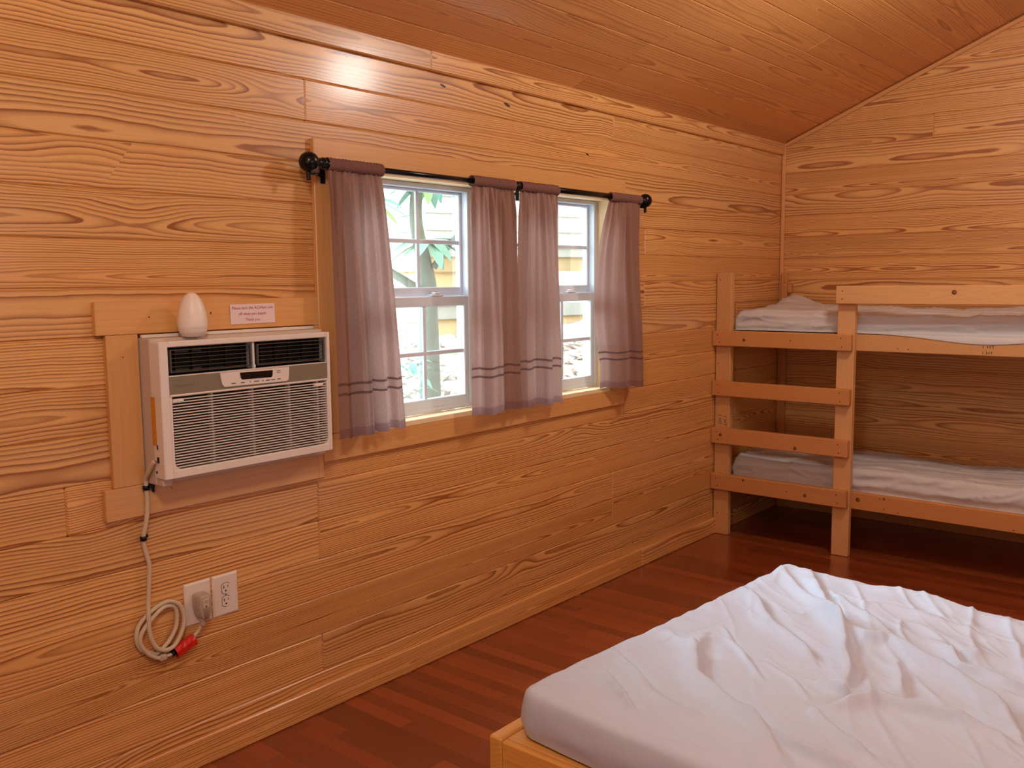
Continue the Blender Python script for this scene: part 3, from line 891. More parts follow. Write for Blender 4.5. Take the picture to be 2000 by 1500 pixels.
# plug
pl = MB()
ys = [(-.0065, .92, 0), (-.012, 1.0, 0), (-.034, .98, 0), (-.046, .86, .0), (-.048, .78, 0)]
ol = []
def plug_outline(k, dy):
    w_, zt_, zb_ = .0215 * k, .532, .458
    xc, zc = 1.4145, (zt_ + zb_) / 2
    o = []
    for i in range(28):
        a = 2 * PI * i / 28
        ca, sa = math.cos(a), math.sin(a)
        ex = (abs(ca) ** .32) * (1 if ca > 0 else -1)
        ez = (abs(sa) ** .32) * (1 if sa > 0 else -1)
        tp = 1.0 if ez > -.3 else 1.0 - .45 * (-ez - .3) / .7
        o.append((xc + w_ * ex * tp, zc + (zt_ - zb_) / 2 * ez * (.94 + .06 * k)))
    return o
V, F = [], []
for yy, k, d in ys:
    V += [(q[0], yy, q[1]) for q in plug_outline(k, d)]
for r_ in range(len(ys) - 1):
    for i in range(28):
        jx = (i + 1) % 28
        F.append((r_ * 28 + i, (r_ + 1) * 28 + i, (r_ + 1) * 28 + jx, r_ * 28 + jx))
F.append(tuple((len(ys) - 1) * 28 + i for i in range(28))[::-1])
pl.add(V, F, 'plug', smooth=True)
plo = pl.build('plug', cordr)
MB().tube(smooth_path([(1.4125, -.030, .464), (1.412, -.031, .450), (1.410, -.029, .438)], 5), [.009] * 5 + [.0075] * 6, 'plug', 12).build('strain_relief', plo)
MB().box(1.404, 1.423, -.0495, -.0475, .493, .520, 'cord', .001).disc((1.4135, -.0495, .512), (0, -1, 0), .0055, 'plug').disc((1.4135, -.0495, .498), (0, -1, 0), .003, 'ink').build('test_button', plo)
for z_, y_ in ((.876, -.028), (.733, -.018)):
    cx = 1.2605 if z_ > .8 else 1.250
    c_ = MB().tube([(cx, y_, z_ - .006), (cx, y_, z_ + .006)], .0092, 'black', 16)
    if z_ > .8:
        c_.box(cx + .004, cx + .024, y_ - .004, y_ + .004, z_ - .002, z_ + .006, 'black', .001); c_.box(cx + .018, cx + .024, y_ - .004, y_ + .004, z_ - .016, z_ + .004, 'black', .001)
    else:
        c_.box(cx + .005, cx + .018, -.012, -.003, z_ - .002, z_ + .007, 'black', .001)
    c_.build('cable_clip', cordr)
MB().tube([(1.315, -.018, .377), (1.327, -.018, .381)], .0095, 'black', 14).build('cable_tie', cordr)
# folded red tag wrapped on the lower cable
tg = MB()
d1 = Vector((1.388 - 1.326, 0, .400 - .378)).normalized()
nrm = Vector((-d1.z, 0, d1.x))
o0 = Vector((1.326, -.018, .379))
sec = [(-.016, .006), (-.020, -.004), (-.012, -.012), (.004, -.014), (.016, -.009), (.018, .002), (.008, .008)]
V, F = [], []
for k in range(7):
    for q in sec:
        wob = 1 + .08 * math.sin(k * 2.1 + q[0] * 200)
        V.append(o0 + d1 * (k * .066 / 6) + nrm * (q[0] * wob) + Vector((0, q[1] * wob, 0)))
ns = len(sec)
for k in range(6):
    for i in range(ns):
        jx = (i + 1) % ns
        F.append((k * ns + i, (k + 1) * ns + i, (k + 1) * ns + jx, k * ns + jx))
tg.add(V, F, 'redtag')
tg.build('red_tag', cordr)

# ------------------------------------------------------------------ bunk bed
BX = 4.645; BL = -2.02
bunk = empty('bunk_bed', (BX, -1.0, 0), 'raw lumber bunk bed with ladder rungs in the room corner', 'bunk bed')
def lumber(name, x0, x1, y0, y1, z0, z1, mat='stud', ax=None, screws=(), knots=(), label=None):
    b = MB().box(x0, x1, y0, y1, z0, z1, mat, .003, ax)
    for y, z_ in screws: b.disc((x0, y, z_), (-1, 0, 0), .0032, 'screw')
    for y, z_, r in knots:
        b.disc((x0, y, z_), (-1, 0, 0), r, 'knot', 18)
        b.disc((x0, y - r * .16, z_ + r * .05), (-1, 0, 0), r * .66, 'knotmid', 16, .0012)
        b.disc((x0, y - r * .20, z_ + r * .05), (-1, 0, 0), r * .22, 'knot', 10, .0018)
    o = b.build(name, bunk)
    if label: o['label'] = label
    return o
P1 = lumber('post', BX, BX + .038, -.093, -.004, 0, 1.468, ax=2, screws=[(-.025, 1.43), (-.02, .97), (-.03, .12)])
P2 = lumber('post', BX, BX + .038, -.769, -.681, 0, 1.385, ax=2)
lumber('post', BX, BX + .038, BL, BL + .089, 0, 1.385, ax=2)
lumber('post', XB - .040, XB - .0205, -.062, -.026, 0, 1.47, 'rung', ax=2, screws=[(-.048, 1.41)])
lumber('post', XB - .040, XB - .0205, BL, BL + .089, 0, 1.47, 'rung', ax=2)
lumber('cleat', XB - .034, XB - .0015, -.088, -.0625, 1.347, 1.40, 'rung')
RX = BX - .038
for z0, z1, kn in ((1.069, 1.151, [(-.19, 1.106, .008)]), (.792, .873, []), (.525, .612, [(-.06, .575, .009), (-.49, .545, .009)]), (.263, .351, [(-.20, .335, .007), (-.55, .300, .009)])):
    zc = (z0 + z1) / 2
    lumber('ladder_rung', RX, BX, -.765, -.002, z0, z1, 'rung', 1, screws=[(-.035, zc + .02), (-.045, zc - .02), (-.715, zc + .022), (-.720, zc - .022)] + ([(-.45, zc)] if z0 > 1 or z0 < .3 else []), knots=kn)
lumber('guard_rail', RX, BX, BL, -.682, 1.305, 1.395, 'stud', 1, screws=[(-.715, 1.37), (-.715, 1.33)], knots=[(-1.237, 1.363, .011)])
SX = BX + .038
lumber('side_rail', SX, SX + .038, BL, -.004, .248, .336, 'rung', 1, screws=[(-.93, .27), (-1.52, .26), (-1.0, .262), (-.91, .318)], knots=[(-.80, .30, .011), (-.93, .322, .006)])
UR = lumber('side_rail', SX, SX + .038, BL, -.004, 1.066, 1.15, 'stud', 1, screws=[(-.97, 1.085), (-1.02, 1.083), (-1.56, 1.078)])
lumber('back_rail', XB - .075, XB - .041, BL, -.02, .23, .318, 'rung', 1)
lumber('back_rail', XB - .075, XB - .041, BL, -.02, 1.046, 1.134, 'rung', 1)
for zz in (.318, 1.138):
    MB().box(SX + .0385, XB - .042, BL + .01, -.01, zz, zz + .012, 'ply', .001, 1).build('bed_platform', bunk)
    for k in range(5):
        MB().box(SX + .0385, XB - .076, -.10 - k * .45, -.062 - k * .45, zz - .07, zz, 'rung', .002, 0).build('slat', bunk)
text_mesh('lumber_stamp', '1 HT', .024, 'stamp', ON_X(BX - .0008, -.036, .655, -PI / 2), P1, fit=.055)
text_mesh('lumber_stamp', '1 HT', .024, 'stamp', ON_X(BX - .0008, -.068, .650, -PI / 2), P1, fit=.055)
text_mesh('lumber_stamp', '1 HT', .020, 'stamp', ON_X(SX - .0008, -1.375, 1.108), UR, fit=.05)
text_mesh('lumber_stamp', '1 HT', .018, 'stamp', ON_X(SX - .0008, -1.372, 1.080), UR, fit=.045)

def bunk_mattress(z0, ztop, back, seed, hang, label):
    """front edge at x=4.70 facing the viewer, top undulates"""
    rnd = random.Random(seed)
    x0, x1, y0, y1 = SX + .040, XB - .045, BL + .03, -.085
    root = empty('bunk_mattress', ((x0 + x1) / 2, (y0 + y1) / 2, z0), label, 'mattress', 'mattresses on the bunk bed')
    MB().box(x0 + .03, x1 - .03, y0 + .03, y1 - .03, z0 + .002, min(ztop, back) - .045, 'pad', .01).build('mattress_core', root)
    ny, nx = 260, 80
    V, F = [], []
    def h(x, y):
        e = (x - x0) / (x1 - x0)
        z = ztop + (back - ztop) * e
        n1 = mnoise.noise(Vector((x * 3.0, y * 1.6, seed * 3.1)))
        n2 = mnoise.noise(Vector((x * 9.0 + y * 2, y * 3.2, seed * 1.7)))
        z += .018 * n1 + .010 * n2
        n3 = mnoise.noise(Vector((x * 14 + y * 3, y * 2.2 - x * 2, seed * 5.3)))
        z += .010 * max(0, 1 - abs(n3) * 4) ** 2
        ri = 1 - abs(mnoise.noise(Vector((x * 6.5 + y * 1.4, y * 1.3, seed * 9.0)))) * 2
        z += .012 * max(0, ri) ** 4
        return z
    if seed == 1:
        peak = lambda x, y: .055 * math.exp(-((y + .15) / .11) ** 2) * max(0, (x - x0) / (x1 - x0)) ** 1.0
    else:
        peak = lambda x, y: 0
    # section across x: front skirt (bottom->top), top, back skirt
    rowsN = []
    nsk = 14
    for j in range(ny + 1):
        y = y0 + (y1 - y0) * j / ny
        edge = min(1, min(j, ny - j) / 4)
        ring = []
        ht = h(x0, y)
        hb = hang(y)
        rt = z0 + .0055
        if hb is None:
            lip = [(x0 - .0005, z0 + .0005)] * 4
        else:
            q_ = min(1, max(0, rt - hb) / .006)
            fx = SX - .0045
            lip = [(fx + .008 * (1 - q_), hb), (fx + .008 * (1 - q_), hb + (rt - hb) * .9), (fx + .010, rt + .0015), (x0 - .003, rt + .003)]
        for lx, lz in lip:
            ring.append((lx, y, lz))
        zlo = lip[-1][1]
        for k in range(1, nsk + 1):
            t = k / nsk
            zz = zlo + (ht - zlo) * t
            n4 = mnoise.noise(Vector((y * 5.5 + t * 2.2, t * 2.2 - y * 2.0, seed * 2.3)))
            bul = .010 * math.sin(PI * t) + (.006 * mnoise.noise(Vector((y * 7, t * 3 + y * 2.5, seed))) + .009 * max(0, 1 - abs(n4) * 4.5) ** 2 + .006 * math.sin(t * 9 + y * 3 + seed)) * math.sin(PI * t) ** .5
            rr = .012 * max(0, (t - .75) / .25) ** 2
            ring.append((x0 - bul * (1 if hb is not None else min(1, max(0, (zz - z0 - .01) / .03))) + rr, y, zz))
        for i in range(1, nx + 1):
            x = x0 + .012 + (x1 - x0 - .012) * i / nx
            e = min(1, (x1 - x) / .04)
            z = h(x, y) + peak(x, y)
            z = z0 + (z - z0) * math.sqrt(max(.02, 1 - (1 - e) ** 2))
            ring.append((x, y, z))
        ring.append((x1, y, z0))
        if j in (0, ny):
            ring = [(p[0], p[1] + (.02 if j == ny else -.02) * 0, p[2]) for p in ring]
        elif edge < 1:
            q = 1 - (1 - edge) ** 2
            ring = [(p[0], p[1], (p[2] if p[2] < z0 + .03 else z0 + .03 + (p[2] - z0 - .03) * (.72 + .28 * q))) for p in ring]
        if j in (0, ny):
            ring = [(p[0], p[1], min(p[2], z0) + (p[2] - z0) * .55 if p[2] > z0 else p[2]) for p in ring]
        rowsN.append(ring); V += ring
    m = len(rowsN[0])
    for j in range(ny):
        for i in range(m - 1):
            a = j * m + i
            F.append((a, a + 1, a + m + 1, a + m))
    F.append(tuple(range(m))); F.append(tuple(ny * m + i for i in range(m))[::-1])
    MB().add(V, F, 'bunksheet', smooth=True).build('fitted_sheet', root, recalc=True)
hang_low = lambda y: None
def hang_up(y):
    return 1.1560 - .036 * math.exp(-((y + 1.35) / .28) ** 2) if y < -.7 else 1.1560
bunk_mattress(.331, .452, .405, 2, hang_low, 'white sheeted mattress on the lower bunk in shadow')
bunk_mattress(1.1508, 1.243, 1.262, 1, hang_up, 'white sheeted mattress on the upper bunk under the guard rail')

# ------------------------------------------------------------------ foreground bed
bed = empty('bed_frame', (2.3, -1.9, 0), 'low varnished pine platform bed frame under the big white mattress', 'bed frame')
bx0, bx1, by0, by1, bz = 1.592, 3.06, -3.02, -.987, .335
def bpart(nm, *a, ax=None, bev=.003):
    return MB().box(*a, 'bedwood', bev, ax).build(nm, bed)
bpart('side_rail', bx0, bx1, -1.026, by1, .12, bz + .001, ax=0, bev=.004)
bpart('end_rail', bx0 + .001, bx0 + .020, by0, -1.0265, .12, bz - .003, ax=1, bev=.004)
bpart('side_rail', bx0, bx1, by0 - .038, by0, .12, bz, ax=0, bev=.004)
bpart('end_rail', bx1 - .02, bx1, by0, -1.0265, .12, bz - .003, ax=1, bev=.004)
bpart('bed_platform', bx0 + .021, bx1 - .021, by0 + .001, -1.027, bz - .022, bz - .004, ax=1, bev=.001)
for lx in (bx0 + .022, bx1 - .11):
    for ly in (-1.115, by0 + .002):
        bpart('leg', lx, lx + .088, ly, ly + .086, 0, bz - .023, ax=2)

mat = empty('mattress', (2.3, -1.9, bz), 'large mattress under a wrinkled white sheet in the foreground', 'mattress')
A0 = Vector((1.635, -1.030)); an = math.radians(4.5)
E1 = Vector((math.cos(an), -math.sin(an))); E2 = Vector((-math.sin(an), -math.cos(an)))
LW, LL, ZT, ZB = 1.345, 1.90, .452, .334
FOLDS = {
'a': ([(1.031, 0.031), (0.901, 0.158), (0.782, 0.282), (0.698, 0.399), (0.636, 0.464)], .013, .020),
'b': ([(1.256, 0.045), (1.035, 0.244), (0.91, 0.385), (0.897, 0.423), (0.86, 0.50), (0.871, 0.57), (0.822, 0.649), (0.77, 0.742), (0.715, 0.831), (0.667, 0.904), (0.571, 0.956)], .020, .022),
'c': ([(1.303, 0.121), (1.057, 0.287), (0.943, 0.369), (0.808, 0.472), (0.676, 0.535), (0.546, 0.59)], .016, .020),
'd': ([(1.2, 0.193), (1.098, 0.331), (1.024, 0.42), (0.97, 0.518)], .012, .02),
'e': ([(0.4, 0.587), (0.468, 0.625), (0.548, 0.664), (0.553, 0.716), (0.565, 0.763), (0.571, 0.844), (0.539, 0.932)], .014, .020),
'f': ([(0.391, 0.566), (0.34, 0.631), (0.303, 0.7), (0.286, 0.757)], .010, .012),
'g': ([(0.60, 0.16), (0.45, 0.22), (0.337, 0.304), (0.291, 0.402), (0.237, 0.5), (0.178, 0.578), (0.127, 0.651)], .018, .026),
'g2': ([(0.254, 0.49), (0.221, 0.554), (0.202, 0.622), (0.197, 0.699), (0.186, 0.80)], .014, .014),
'h': ([(0.775, 0.613), (0.659, 0.674), (0.6, 0.708)], .010, .014),
'i': ([(0.989, 0.635), (0.937, 0.7), (0.855, 0.754), (0.853, 0.805), (0.826, 0.865), (0.815, 0.95)], .013, .016),
'j': ([(0.942, 0.706), (0.952, 0.774), (0.957, 0.863), (.95, 1.0)], .012, .018),
'k': ([(1.095, 0.289), (1.156, 0.433), (1.146, 0.57), (1.114, 0.705), (1.106, 0.822)], .007, .02),
'l': ([(0.643, 0.199), (0.547, 0.312), (0.446, 0.421)], .005, .007),
'l2': ([(0.70, 0.16), (0.600, 0.26), (0.52, 0.33)], .005, .006),
'm': ([(0.556, 0.365), (0.492, 0.471), (0.44, 0.537)], .004, .008),
'n': ([(1.30, 0.35), (1.287, 0.493), (1.267, 0.65), (1.223, 0.79), (1.2, 1.0)], .014, .026),
'o': ([(0.536, 0.517), (0.531, 0.562), (0.526, 0.618)], .010, .012),
'p': ([(0.34, 0.04), (0.316, 0.064), (0.26, 0.17), (0.222, 0.244)], .010, .013),
'q': ([(0.212, 0.106), (0.171, 0.19), (0.111, 0.29)], .009, .012),
'r': ([(0.56, 0.06), (0.523, 0.135), (0.486, 0.217)], .010, .014),
's': ([(0.215, 0.249), (0.182, 0.355), (0.178, 0.415)], .007, .014),
'u': ([(0.034, 0.396), (0.053, 0.473), (0.075, 0.534)], .004, .010),
'seam': ([(0.05, .045), (0.3, 0.052), (0.505, 0.094), (0.712, 0.127), (0.902, 0.146)], .0022, .0028),
'w1': ([(0.05, 0.03), (0.12, 0.12), (0.16, 0.25)], .005, .014),
'w2': ([(0.08, 0.0), (0.22, 0.05), (0.35, 0.08)], .004, .012),
}
NX, NY = 300, 400
gx = np.linspace(0, LW, NX + 1); gy = np.linspace(0, LL, NY + 1)
GX, GY = np.meshgrid(gx, gy, indexing='ij')
def vnoise(fx, fy, oz, octv=3):
    out = np.zeros_like(GX)
    for i in range(GX.shape[0]):
        for jx in range(GX.shape[1]):
            out[i, jx] = mnoise.noise(Vector((fx(GX[i, jx], GY[i, jx]), fy(GX[i, jx], GY[i, jx]), oz)))
    return out
Hh = np.zeros_like(GX)
wob = vnoise(lambda x, y: x * 7, lambda x, y: y * 7, 4.4) * .014
wob2 = vnoise(lambda x, y: x * 7, lambda x, y: y * 7, 8.8) * .014
PX, PY = GX + wob, GY + wob2
for nm, (pl_, hh, sg_) in FOLDS.items():
    best = np.full_like(GX, 9.0); side = np.zeros_like(GX); tt = np.zeros_like(GX)
    ux, uy = (GX, GY) if nm == 'seam' else (PX, PY)
    tot = len(pl_) - 1
    for k in range(tot):
        (ax_, ay_), (bx_, by_) = pl_[k], pl_[k + 1]
        dx, dy = bx_ - ax_, by_ - ay_
        ll = dx * dx + dy * dy
        t = np.clip(((ux - ax_) * dx + (uy - ay_) * dy) / ll, 0, 1)
        qx, qy = ax_ + t * dx - ux, ay_ + t * dy - uy
        d = np.hypot(qx, qy)
        sd = np.sign((ux - ax_) * dy - (uy - ay_) * dx)
        m_ = d < best
        best[m_] = d[m_]; side[m_] = sd[m_]; tt[m_] = ((k + t) / tot)[m_]
    env = np.clip(np.minimum(tt, 1 - tt) * 5 + .25, 0, 1) if nm != 'seam' else 1.0
    # steep on one flank, long on the other, with a shallow trough beside it
    s_ = np.where(side > 0, sg_ * .42, sg_ * 1.35)
    Hh += 1.5 * hh * env * (np.exp(-(best / s_) ** 2) - .35 * np.exp(-((best - sg_ * 1.3) / (sg_ * .8)) ** 2) * (side > 0))
n_lo = vnoise(lambda x, y: x * 3.2 + y * 1.2, lambda x, y: y * 2.6, 1.3)
n_di = vnoise(lambda x, y: (x - y) * 1.8, lambda x, y: (x * .8 + y) * 8.0 + 3, 6.1)
n_d2 = vnoise(lambda x, y: (x * .8 - y) * 3.0, lambda x, y: (x + y * .8) * 19.0, 2.7)
far = np.clip((GX - .5) / .5, 0, 1) * .6 + np.clip((GY - .25) / .5, 0, 1) * .4
Hh += .010 * n_lo + .006 * n_di * (.25 + far) + .0030 * n_d2 * (.3 + far)
rid = np.clip(1 - np.abs(n_di) * 3.2, 0, 1) ** 3
rid2 = np.clip(1 - np.abs(n_d2) * 3.6, 0, 1) ** 3
Hh += .008 * rid * (far + .15) + .0032 * rid2 * (far + .12)
# puckers along the elastic edge
puck = np.exp(-(GY / .07) ** 2)
Hh += .0045 * puck * np.sin(GX * 52 + 3 * np.sin(GX * 9)) * np.clip(GX * 3, 0, 1)
Hh += .018 * np.exp(-((GX - LW) / .10) ** 2 - (GY / .10) ** 2)
# rounded rim
RR = .032
def rim(d):
    q = np.clip(d / RR, 0, 1)
    return RR * (1 - np.sqrt(np.clip(1 - (1 - q) ** 2, 0, 1)))
edge_d = np.minimum(np.minimum(GX, LW - GX), np.minimum(GY, LL - GY))
fade = np.clip(edge_d / .05, 0, 1)
Z = ZT + Hh * (.15 + .85 * fade) - rim(edge_d) * .9
# soften plan corners
V, F = [], []
def plan(x, y):
    r = .06
    cx = min(max(x, r), LW - r); cy = min(max(y, r), LL - r)
    dx, dy = x - cx, y - cy
    if dx and dy:
        d = math.hypot(dx, dy); k = max(abs(dx), abs(dy)) / d
        x, y = cx + dx * k, cy + dy * k
    p = A0 + E1 * x + E2 * y
    return p
for i in range(NX + 1):
    for jx in range(NY + 1):
        p = plan(gx[i], gy[jx]); V.append((p.x, p.y, float(Z[i, jx])))
ix = lambda i, jx: i * (NY + 1) + jx
for i in range(NX):
    for jx in range(NY):
        F.append((ix(i, jx), ix(i, jx + 1), ix(i + 1, jx + 1), ix(i + 1, jx)))
loop = [(i, 0) for i in range(NX)] + [(NX, jx) for jx in range(NY)] + [(i, NY) for i in range(NX, 0, -1)] + [(0, jx) for jx in range(NY, 0, -1)]
prev = [ix(*q) for q in loop]
cen = A0 + E1 * LW / 2 + E2 * LL / 2
for lev in range(1, 9):
    t = lev / 8
    cur = []
    for (i, jx) in loop:
        x_, y_, z_ = V[ix(i, jx)]
        out = .008 * math.sin(PI * min(1, t * 1.0)) - .006 * t
        nx_, ny_ = 0, 0
        if i == 0: nx_ -= 1
        if i == NX: nx_ += 1
        if jx == 0: ny_ -= 1
        if jx == NY: ny_ += 1
        dv = E1 * nx_ + E2 * ny_
        wv = .0035 * mnoise.noise(Vector((x_ * 9 + t * 2, y_ * 9, t * 1.5)))
        cur.append(len(V))
        V.append((x_ + dv.x * (out + wv), y_ + dv.y * (out + wv), z_ + (ZB + .003 - z_) * t))
    m_ = len(loop)
    for k in range(m_):
        q = (k + 1) % m_
        F.append((prev[k], prev[q], cur[q], cur[k])[::-1])
    prev = cur
sheet_o = MB().add(V, F, 'sheet', smooth=True).build('fitted_sheet', mat, recalc=True)
core = MB()
pc = [A0 + E1 * a + E2 * b for a, b in ((.03, .03), (LW - .03, .03), (LW - .03, LL - .03), (.03, LL - .03))]
core.prism([(p.x, p.y) for p in pc], 'z', ZB + .001, ZT - .05, 'pad')
core.build('mattress_core', mat)

# ------------------------------------------------------------------ outdoors
dvec = Vector((.768, .641))
def gz(x, y):
    d = x * dvec.x + (y + 2.4) * dvec.y
    return .80 + .165 * (d - 4.5)
g = MB()
V, F = [], []
n = 60
for i in range(n + 1):
    for jx in range(n + 1):
        x_ = -3 + 15 * i / n; y_ = .14 + 11 * jx / n
        V.append((x_, y_, gz(x_, y_) + .03 * mnoise.noise(Vector((x_ * 2, y_ * 2, 0)))))
for i in range(n):
    for jx in range(n):
        a = i * (n + 1) + jx
        F.append((a, a + n + 1, a + n + 2, a + 1))
g.add(V, F, 'soil', smooth=True)
struct(g.build('ground'), 'sloping forest ground outside the window')
cc = Vector((4.28, 1.89))
# leaf litter
lt = MB()
for k in range(5200):
    d = 3.0 + 4.0 * random.random()
    s = (random.random() - .5) * 1.1
    p = Vector((0, -2.4)) + dvec * d + Vector((.641, -.768)) * (s * d * .55 - .05 * d)
    if p.y < .2 or d > 5.95: continue
    if (p - Vector((3.02, .62))).length < .16 or (p - Vector((2.74, .62))).length < .30 or (p - Vector((3.62, .98))).length < .08: continue
    q_ = p - cc
    if q_.dot(Vector((.34, .94))) > -.14 and q_.dot(Vector((.94, -.34))) > -.14: continue
    z_ = gz(p.x, p.y) + .005 + .045 * random.random()
    ln, wd = .03 + .04 * random.random(), .010 + .016 * random.random()
    rot = Matrix.Rotation(random.random() * 6.28, 3, 'Z') @ Matrix.Rotation((random.random() - .5) * 1.6, 3, 'X') @ Matrix.Rotation((random.random() - .5) * 1.2, 3, 'Y')
    q = [rot @ Vector(c_) for c_ in ((-ln, 0, 0), (0, -wd, .004), (ln, 0, 0), (0, wd, .004))]
    rr = random.random()
    lt.add([(p.x + c_.x, p.y + c_.y, z_ + c_.z) for c_ in q], [(0, 1, 2), (0, 2, 3)], 'litter', wr=(rr, rr, rr))
tag(lt.build('leaf_litter'), 'dry fallen leaves covering the ground outside the window', 'leaves', kind='stuff')

# neighbouring cabin, corner seen through the near window
fd = Vector((math.cos(math.radians(-20)), math.sin(math.radians(-20))))     # right face runs this way
sd_ = Vector((math.cos(math.radians(70)), math.sin(math.radians(70))))      # left face recedes
nb = empty('neighbouring_cabin', (cc.x, cc.y, .9), 'pale clapboard cabin on a boarded base outside the window', 'cabin')
def face_boards(mb, dirv, a0, a1, z0, z1, n, mat, lap=.012, slope=0.0):
    nrm = Vector((dirv.y, -dirv.x))
    if nrm.dot(Vector((0, -2.4)) - cc) < 0: nrm = -nrm
    h_ = (z1 - z0) / n
    for k in range(n):
        zb_, zt_ = z0 + k * h_, z0 + (k + 1) * h_
        q = []
        for a_, zz, off in ((a0, zb_, lap), (a1, zb_, lap), (a1, zt_, 0), (a0, zt_, 0)):
            p = cc + dirv * a_ + nrm * off
            q.append((p.x, p.y, zz + slope * a_))
        qb = []
        for a_, zz, off in ((a0, zb_, 0), (a1, zb_, 0)):
            p = cc + dirv * a_ + nrm * off
            qb.append((p.x, p.y, zz + slope * a_))
        mb.add(q + qb, [(0, 1, 2, 3), (4, 5, 1, 0)], mat)
m1 = MB(); face_boards(m1, fd, 0, 4.5, 1.662, 2.542, 8, 'siding'); m1.build('front_siding', nb)
m1 = MB(); face_boards(m1, sd_, 0, 5, 1.662, 2.542, 8, 'sidingside'); m1.build('side_siding', nb)
m1 = MB(); face_boards(m1, fd, 0, 4.5, 1.60, 1.662, 1, 'greyboard', .02); m1.build('sill_board', nb)
m1 = MB(); face_boards(m1, fd, 0, 4.5, 1.50, 1.60, 1, 'beam', .03); m1.build('deck_beam', nb)
m1 = MB(); face_boards(m1, fd, 0, .50, 1.285, 1.50, 2, 'tanboard', .02); face_boards(m1, sd_, 0, 5, 1.19, 1.662, 3, 'tanboard', .02); m1.build('base_boards', nb)
m1 = MB(); face_boards(m1, fd, 0, 4.5, 1.19, 1.28, 1, 'greyboard', .03); m1.build('rim_board', nb)
m1 = MB(); face_boards(m1, fd, 0, 4.5, 1.085, 1.19, 1, 'tanboard', .04); m1.build('lower_board', nb)

# rhododendron between the cabins
def at_depth(px, py, d):
    """a point on the slope outdoors, given as angle offsets of the view from the middle of the room"""
    return None
rh = empty('rhododendron', (3.05, .62, gz(3.05, .62)), 'grey trunked rhododendron with drooping glossy leaves outside the window', 'shrub')
tb_ = Vector((3.02, .62, gz(3.02, .62) - .05))
trunk = smooth_path([tb_, (3.025, .625, 1.0), (3.04, .64, 1.25), (3.05, .65, 1.42), (3.03, .66, 1.55), (3.00, .67, 1.72), (3.02, .68, 1.95), (2.98, .70, 2.3)], 6)
rr = [.055 - .035 * i / (len(trunk) - 1) for i in range(len(trunk))]
MB().tube(trunk, rr, 'bark', 12).build('trunk', rh)
br1 = smooth_path([(3.04, .64, 1.37), (2.93, .70, 1.45), (2.80, .80, 1.55), (2.70, .86, 1.62)], 6)
br2 = smooth_path([(3.06, .62, 1.50), (3.10, .56, 1.60), (3.16, .50, 1.72), (3.17, .46, 1.95), (3.19, .44, 2.2)], 6)
MB().tube(br1, [.024 - .012 * i / (len(br1) - 1) for i in range(len(br1))], 'bark', 8).build('branch', rh)
MB().tube(br2, [.016 - .006 * i / (len(br2) - 1) for i in range(len(br2))], 'bark', 8).build('branch', rh)
fo = MB()
def leaf(mb, base, dirv, ln, wd, mat):
    d = Vector(dirv).normalized()
    s_ = d.cross(Vector((0, 0, 1)))
    if s_.length < .1: s_ = Vector((1, 0, 0))
    s_.normalize()
    u_ = s_.cross(d)
    V, F = [], []
    n_ = 7
    for k in range(n_ + 1):
        t = k / n_
        w_ = wd * math.sin(PI * min(1, t * .96 + .03)) ** .75
        c_ = Vector(base) + d * ln * t - Vector((0, 0, 1)) * (ln * .35 * t * t)
        V += [c_ - s_ * w_ + u_ * w_ * .25, c_, c_ + s_ * w_ + u_ * w_ * .25]
    for k in range(n_):
        for q in (0, 1):
            a = k * 3 + q
            F.append((a, a + 1, a + 4, a + 3))
    mb.add(V, F, mat, smooth=True)
lr = random.Random(6)
ros = [((2.99, .58, 1.62), 13, .20), ((3.02, .60, 1.90), 12, .20), ((2.80, .78, 1.80), 11, .18), ((2.70, .86, 1.66), 11, .17), ((2.62, .78, 1.86), 10, .17), ((2.86, .72, 2.02), 12, .18), ((2.76, .90, 1.95), 9, .16), ((2.52, .9, 1.75), 10, .17), ((2.55, .7, 2.1), 10, .18), ((3.15, .46, 2.18), 10, .17)]
for c_, n_, ln in ros:
    for k in range(n_):
        a = 2 * PI * k / n_ + lr.random() * .5
        leaf(fo, c_, (math.cos(a), math.sin(a), .25 - .75 * lr.random()), ln * (.75 + .4 * lr.random()), .022 + .01 * lr.random(), 'leaf' if lr.random() < .85 else 'leaf2')
fo.build('foliage', rh)
sp_ = empty('low_shrub', (2.78, .62, gz(2.78, .62)), 'low leafy green shrub on the ground at the window bottom left', 'shrub')
f2 = MB()
for k in range(60):
    a = lr.random() * 6.28
    c_ = Vector((2.72 + .28 * (lr.random() - .5), .62 + .3 * (lr.random() - .5), 0)); c_.z = gz(c_.x, c_.y) + .15 + .25 * lr.random()
    leaf(f2, c_, (math.cos(a), math.sin(a), .3 - .5 * lr.random()), .10 + .05 * lr.random(), .016, 'leaf')
f2.build('foliage', sp_)
MB().tube([(2.74, .62, gz(2.74, .62) - .02), (2.74, .63, gz(2.74, .62) + .25)], .007, 'bark', 6).build('stem', sp_)
s3 = empty('seedling', (3.62, .98, gz(3.62, .98)), 'small bright green seedling on the leaf litter outside', 'plant')
f3 = MB()
for k in range(5):
    a = k * 1.3
    leaf(f3, (3.62, .98, gz(3.62, .98) + .16), (math.cos(a), math.sin(a), .5), .09, .022, 'leaf2')
f3.build('foliage', s3)
MB().tube([(3.62, .98, gz(3.62, .98) - .02), (3.62, .98, gz(3.62, .98) + .165)], .004, 'bark', 6).build('stem', s3)

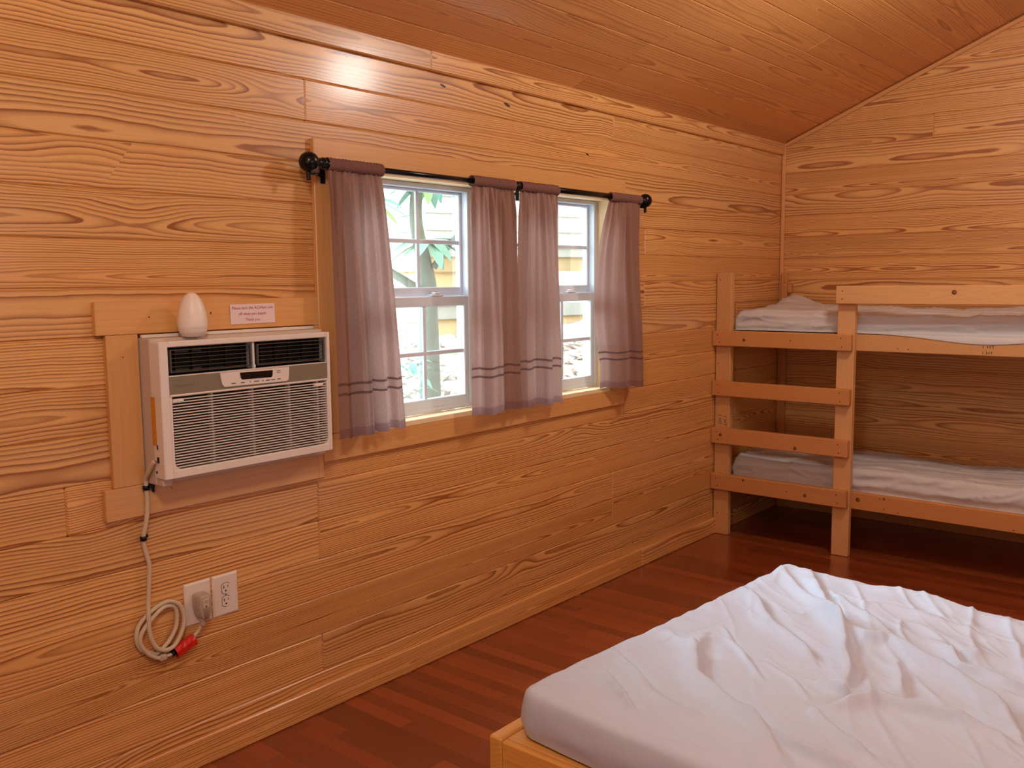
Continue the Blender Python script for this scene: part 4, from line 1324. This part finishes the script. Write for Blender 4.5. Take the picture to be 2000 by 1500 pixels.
# ------------------------------------------------------------------ light
w = bpy.data.worlds.new('overcast_sky'); SC.world = w
w.use_nodes = True
nt = w.node_tree; nt.nodes.clear()
bg = nt.nodes.new('ShaderNodeBackground'); wo = nt.nodes.new('ShaderNodeOutputWorld')
bg.inputs[0].default_value = (0.86, 0.95, 1.0, 1); bg.inputs[1].default_value = 8.0
nt.links.new(bg.outputs[0], wo.inputs[0])

def area(name, loc, target, sx, sy, power, color, shape='RECTANGLE', spread=None):
    l = bpy.data.lights.new(name, 'AREA'); l.shape = shape; l.size = sx; l.size_y = sy
    l.energy = power; l.color = color
    if spread: l.spread = spread
    o = bpy.data.objects.new(name, l); COL.objects.link(o)
    o.location = loc
    o.rotation_euler = (Vector(target) - Vector(loc)).to_track_quat('-Z', 'Y').to_euler()
    return o
def bulb(name, loc, r, power, color):
    l = bpy.data.lights.new(name, 'POINT'); l.shadow_soft_size = r; l.energy = power; l.color = color
    o = bpy.data.objects.new(name, l); COL.objects.link(o); o.location = loc
    return o
bulb('ceiling_fan_lamp', (3.45, -1.62, 2.57), 0.13, 43, (1.0, .95, .88))
bulb('ceiling_fan_lamp', (0.3, -1.9, 2.55), 0.13, 52, (1.0, .95, .88))
area('opposite_side_fill', (1.6, -3.96, 1.55), (1.6, 0, 1.0), 1.7, 1.0, 10, (.90, .95, 1.0))  # soft fill lamp added before the opposite wall, which has no window
area('rear_cool_fill', (-1.56, -2.6, 1.3), (3, -1.8, .8), .9, 1.6, 17, (.66, .92, 1.0))  # cool fill lamp added behind the viewer, no door there
for x0, x1 in ((1.97, 2.70), (2.83, 3.56)):
    l = area('window_portal', ((x0 + x1) / 2, .125, 1.37), ((x0 + x1) / 2, -1, 1.37), .73, .86, 1, (1, 1, 1))
    l.data.cycles.is_portal = True
sun = bpy.data.lights.new('bright_sky', 'SUN'); sun.energy = 27.0; sun.angle = math.radians(62); sun.color = (.72, .87, 1.0)
so_ = bpy.data.objects.new('bright_sky', sun); COL.objects.link(so_)
so_.location = (3, 4, 6)
so_.rotation_euler = Vector((.10, -.72, -.66)).to_track_quat('-Z', 'Y').to_euler()

# ------------------------------------------------------------------ camera
cam = bpy.data.cameras.new('camera'); cam.sensor_width = 36; cam.lens = 1792.009 / 2000 * 36
cam.clip_start = .05
co = bpy.data.objects.new('camera', cam); COL.objects.link(co); SC.camera = co
yaw, pitch, roll = 0.695541199, -0.111404691, 0.00944231629
f = Vector((math.cos(yaw) * math.cos(pitch), math.sin(yaw) * math.cos(pitch), math.sin(pitch)))
r = Vector((math.sin(yaw), -math.cos(yaw), 0)); d = f.cross(r)
cr, sr = math.cos(roll), math.sin(roll)
rx = r * cr + d * sr; dn = r * -sr + d * cr
co.matrix_world = Matrix(((rx.x, -dn.x, -f.x, 0), (rx.y, -dn.y, -f.y, -2.4), (rx.z, -dn.z, -f.z, 1.433), (0, 0, 0, 1)))

SC.view_settings.view_transform = 'Standard'
SC.view_settings.look = 'None'
SC.view_settings.exposure = 0.0
SC.cycles.use_denoising = True
SC.cycles.max_bounces = 10
SC.cycles.diffuse_bounces = 6
SC.cycles.transparent_max_bounces = 12
SC.cycles.sample_clamp_indirect = 8.0
SC.cycles.caustics_reflective = False
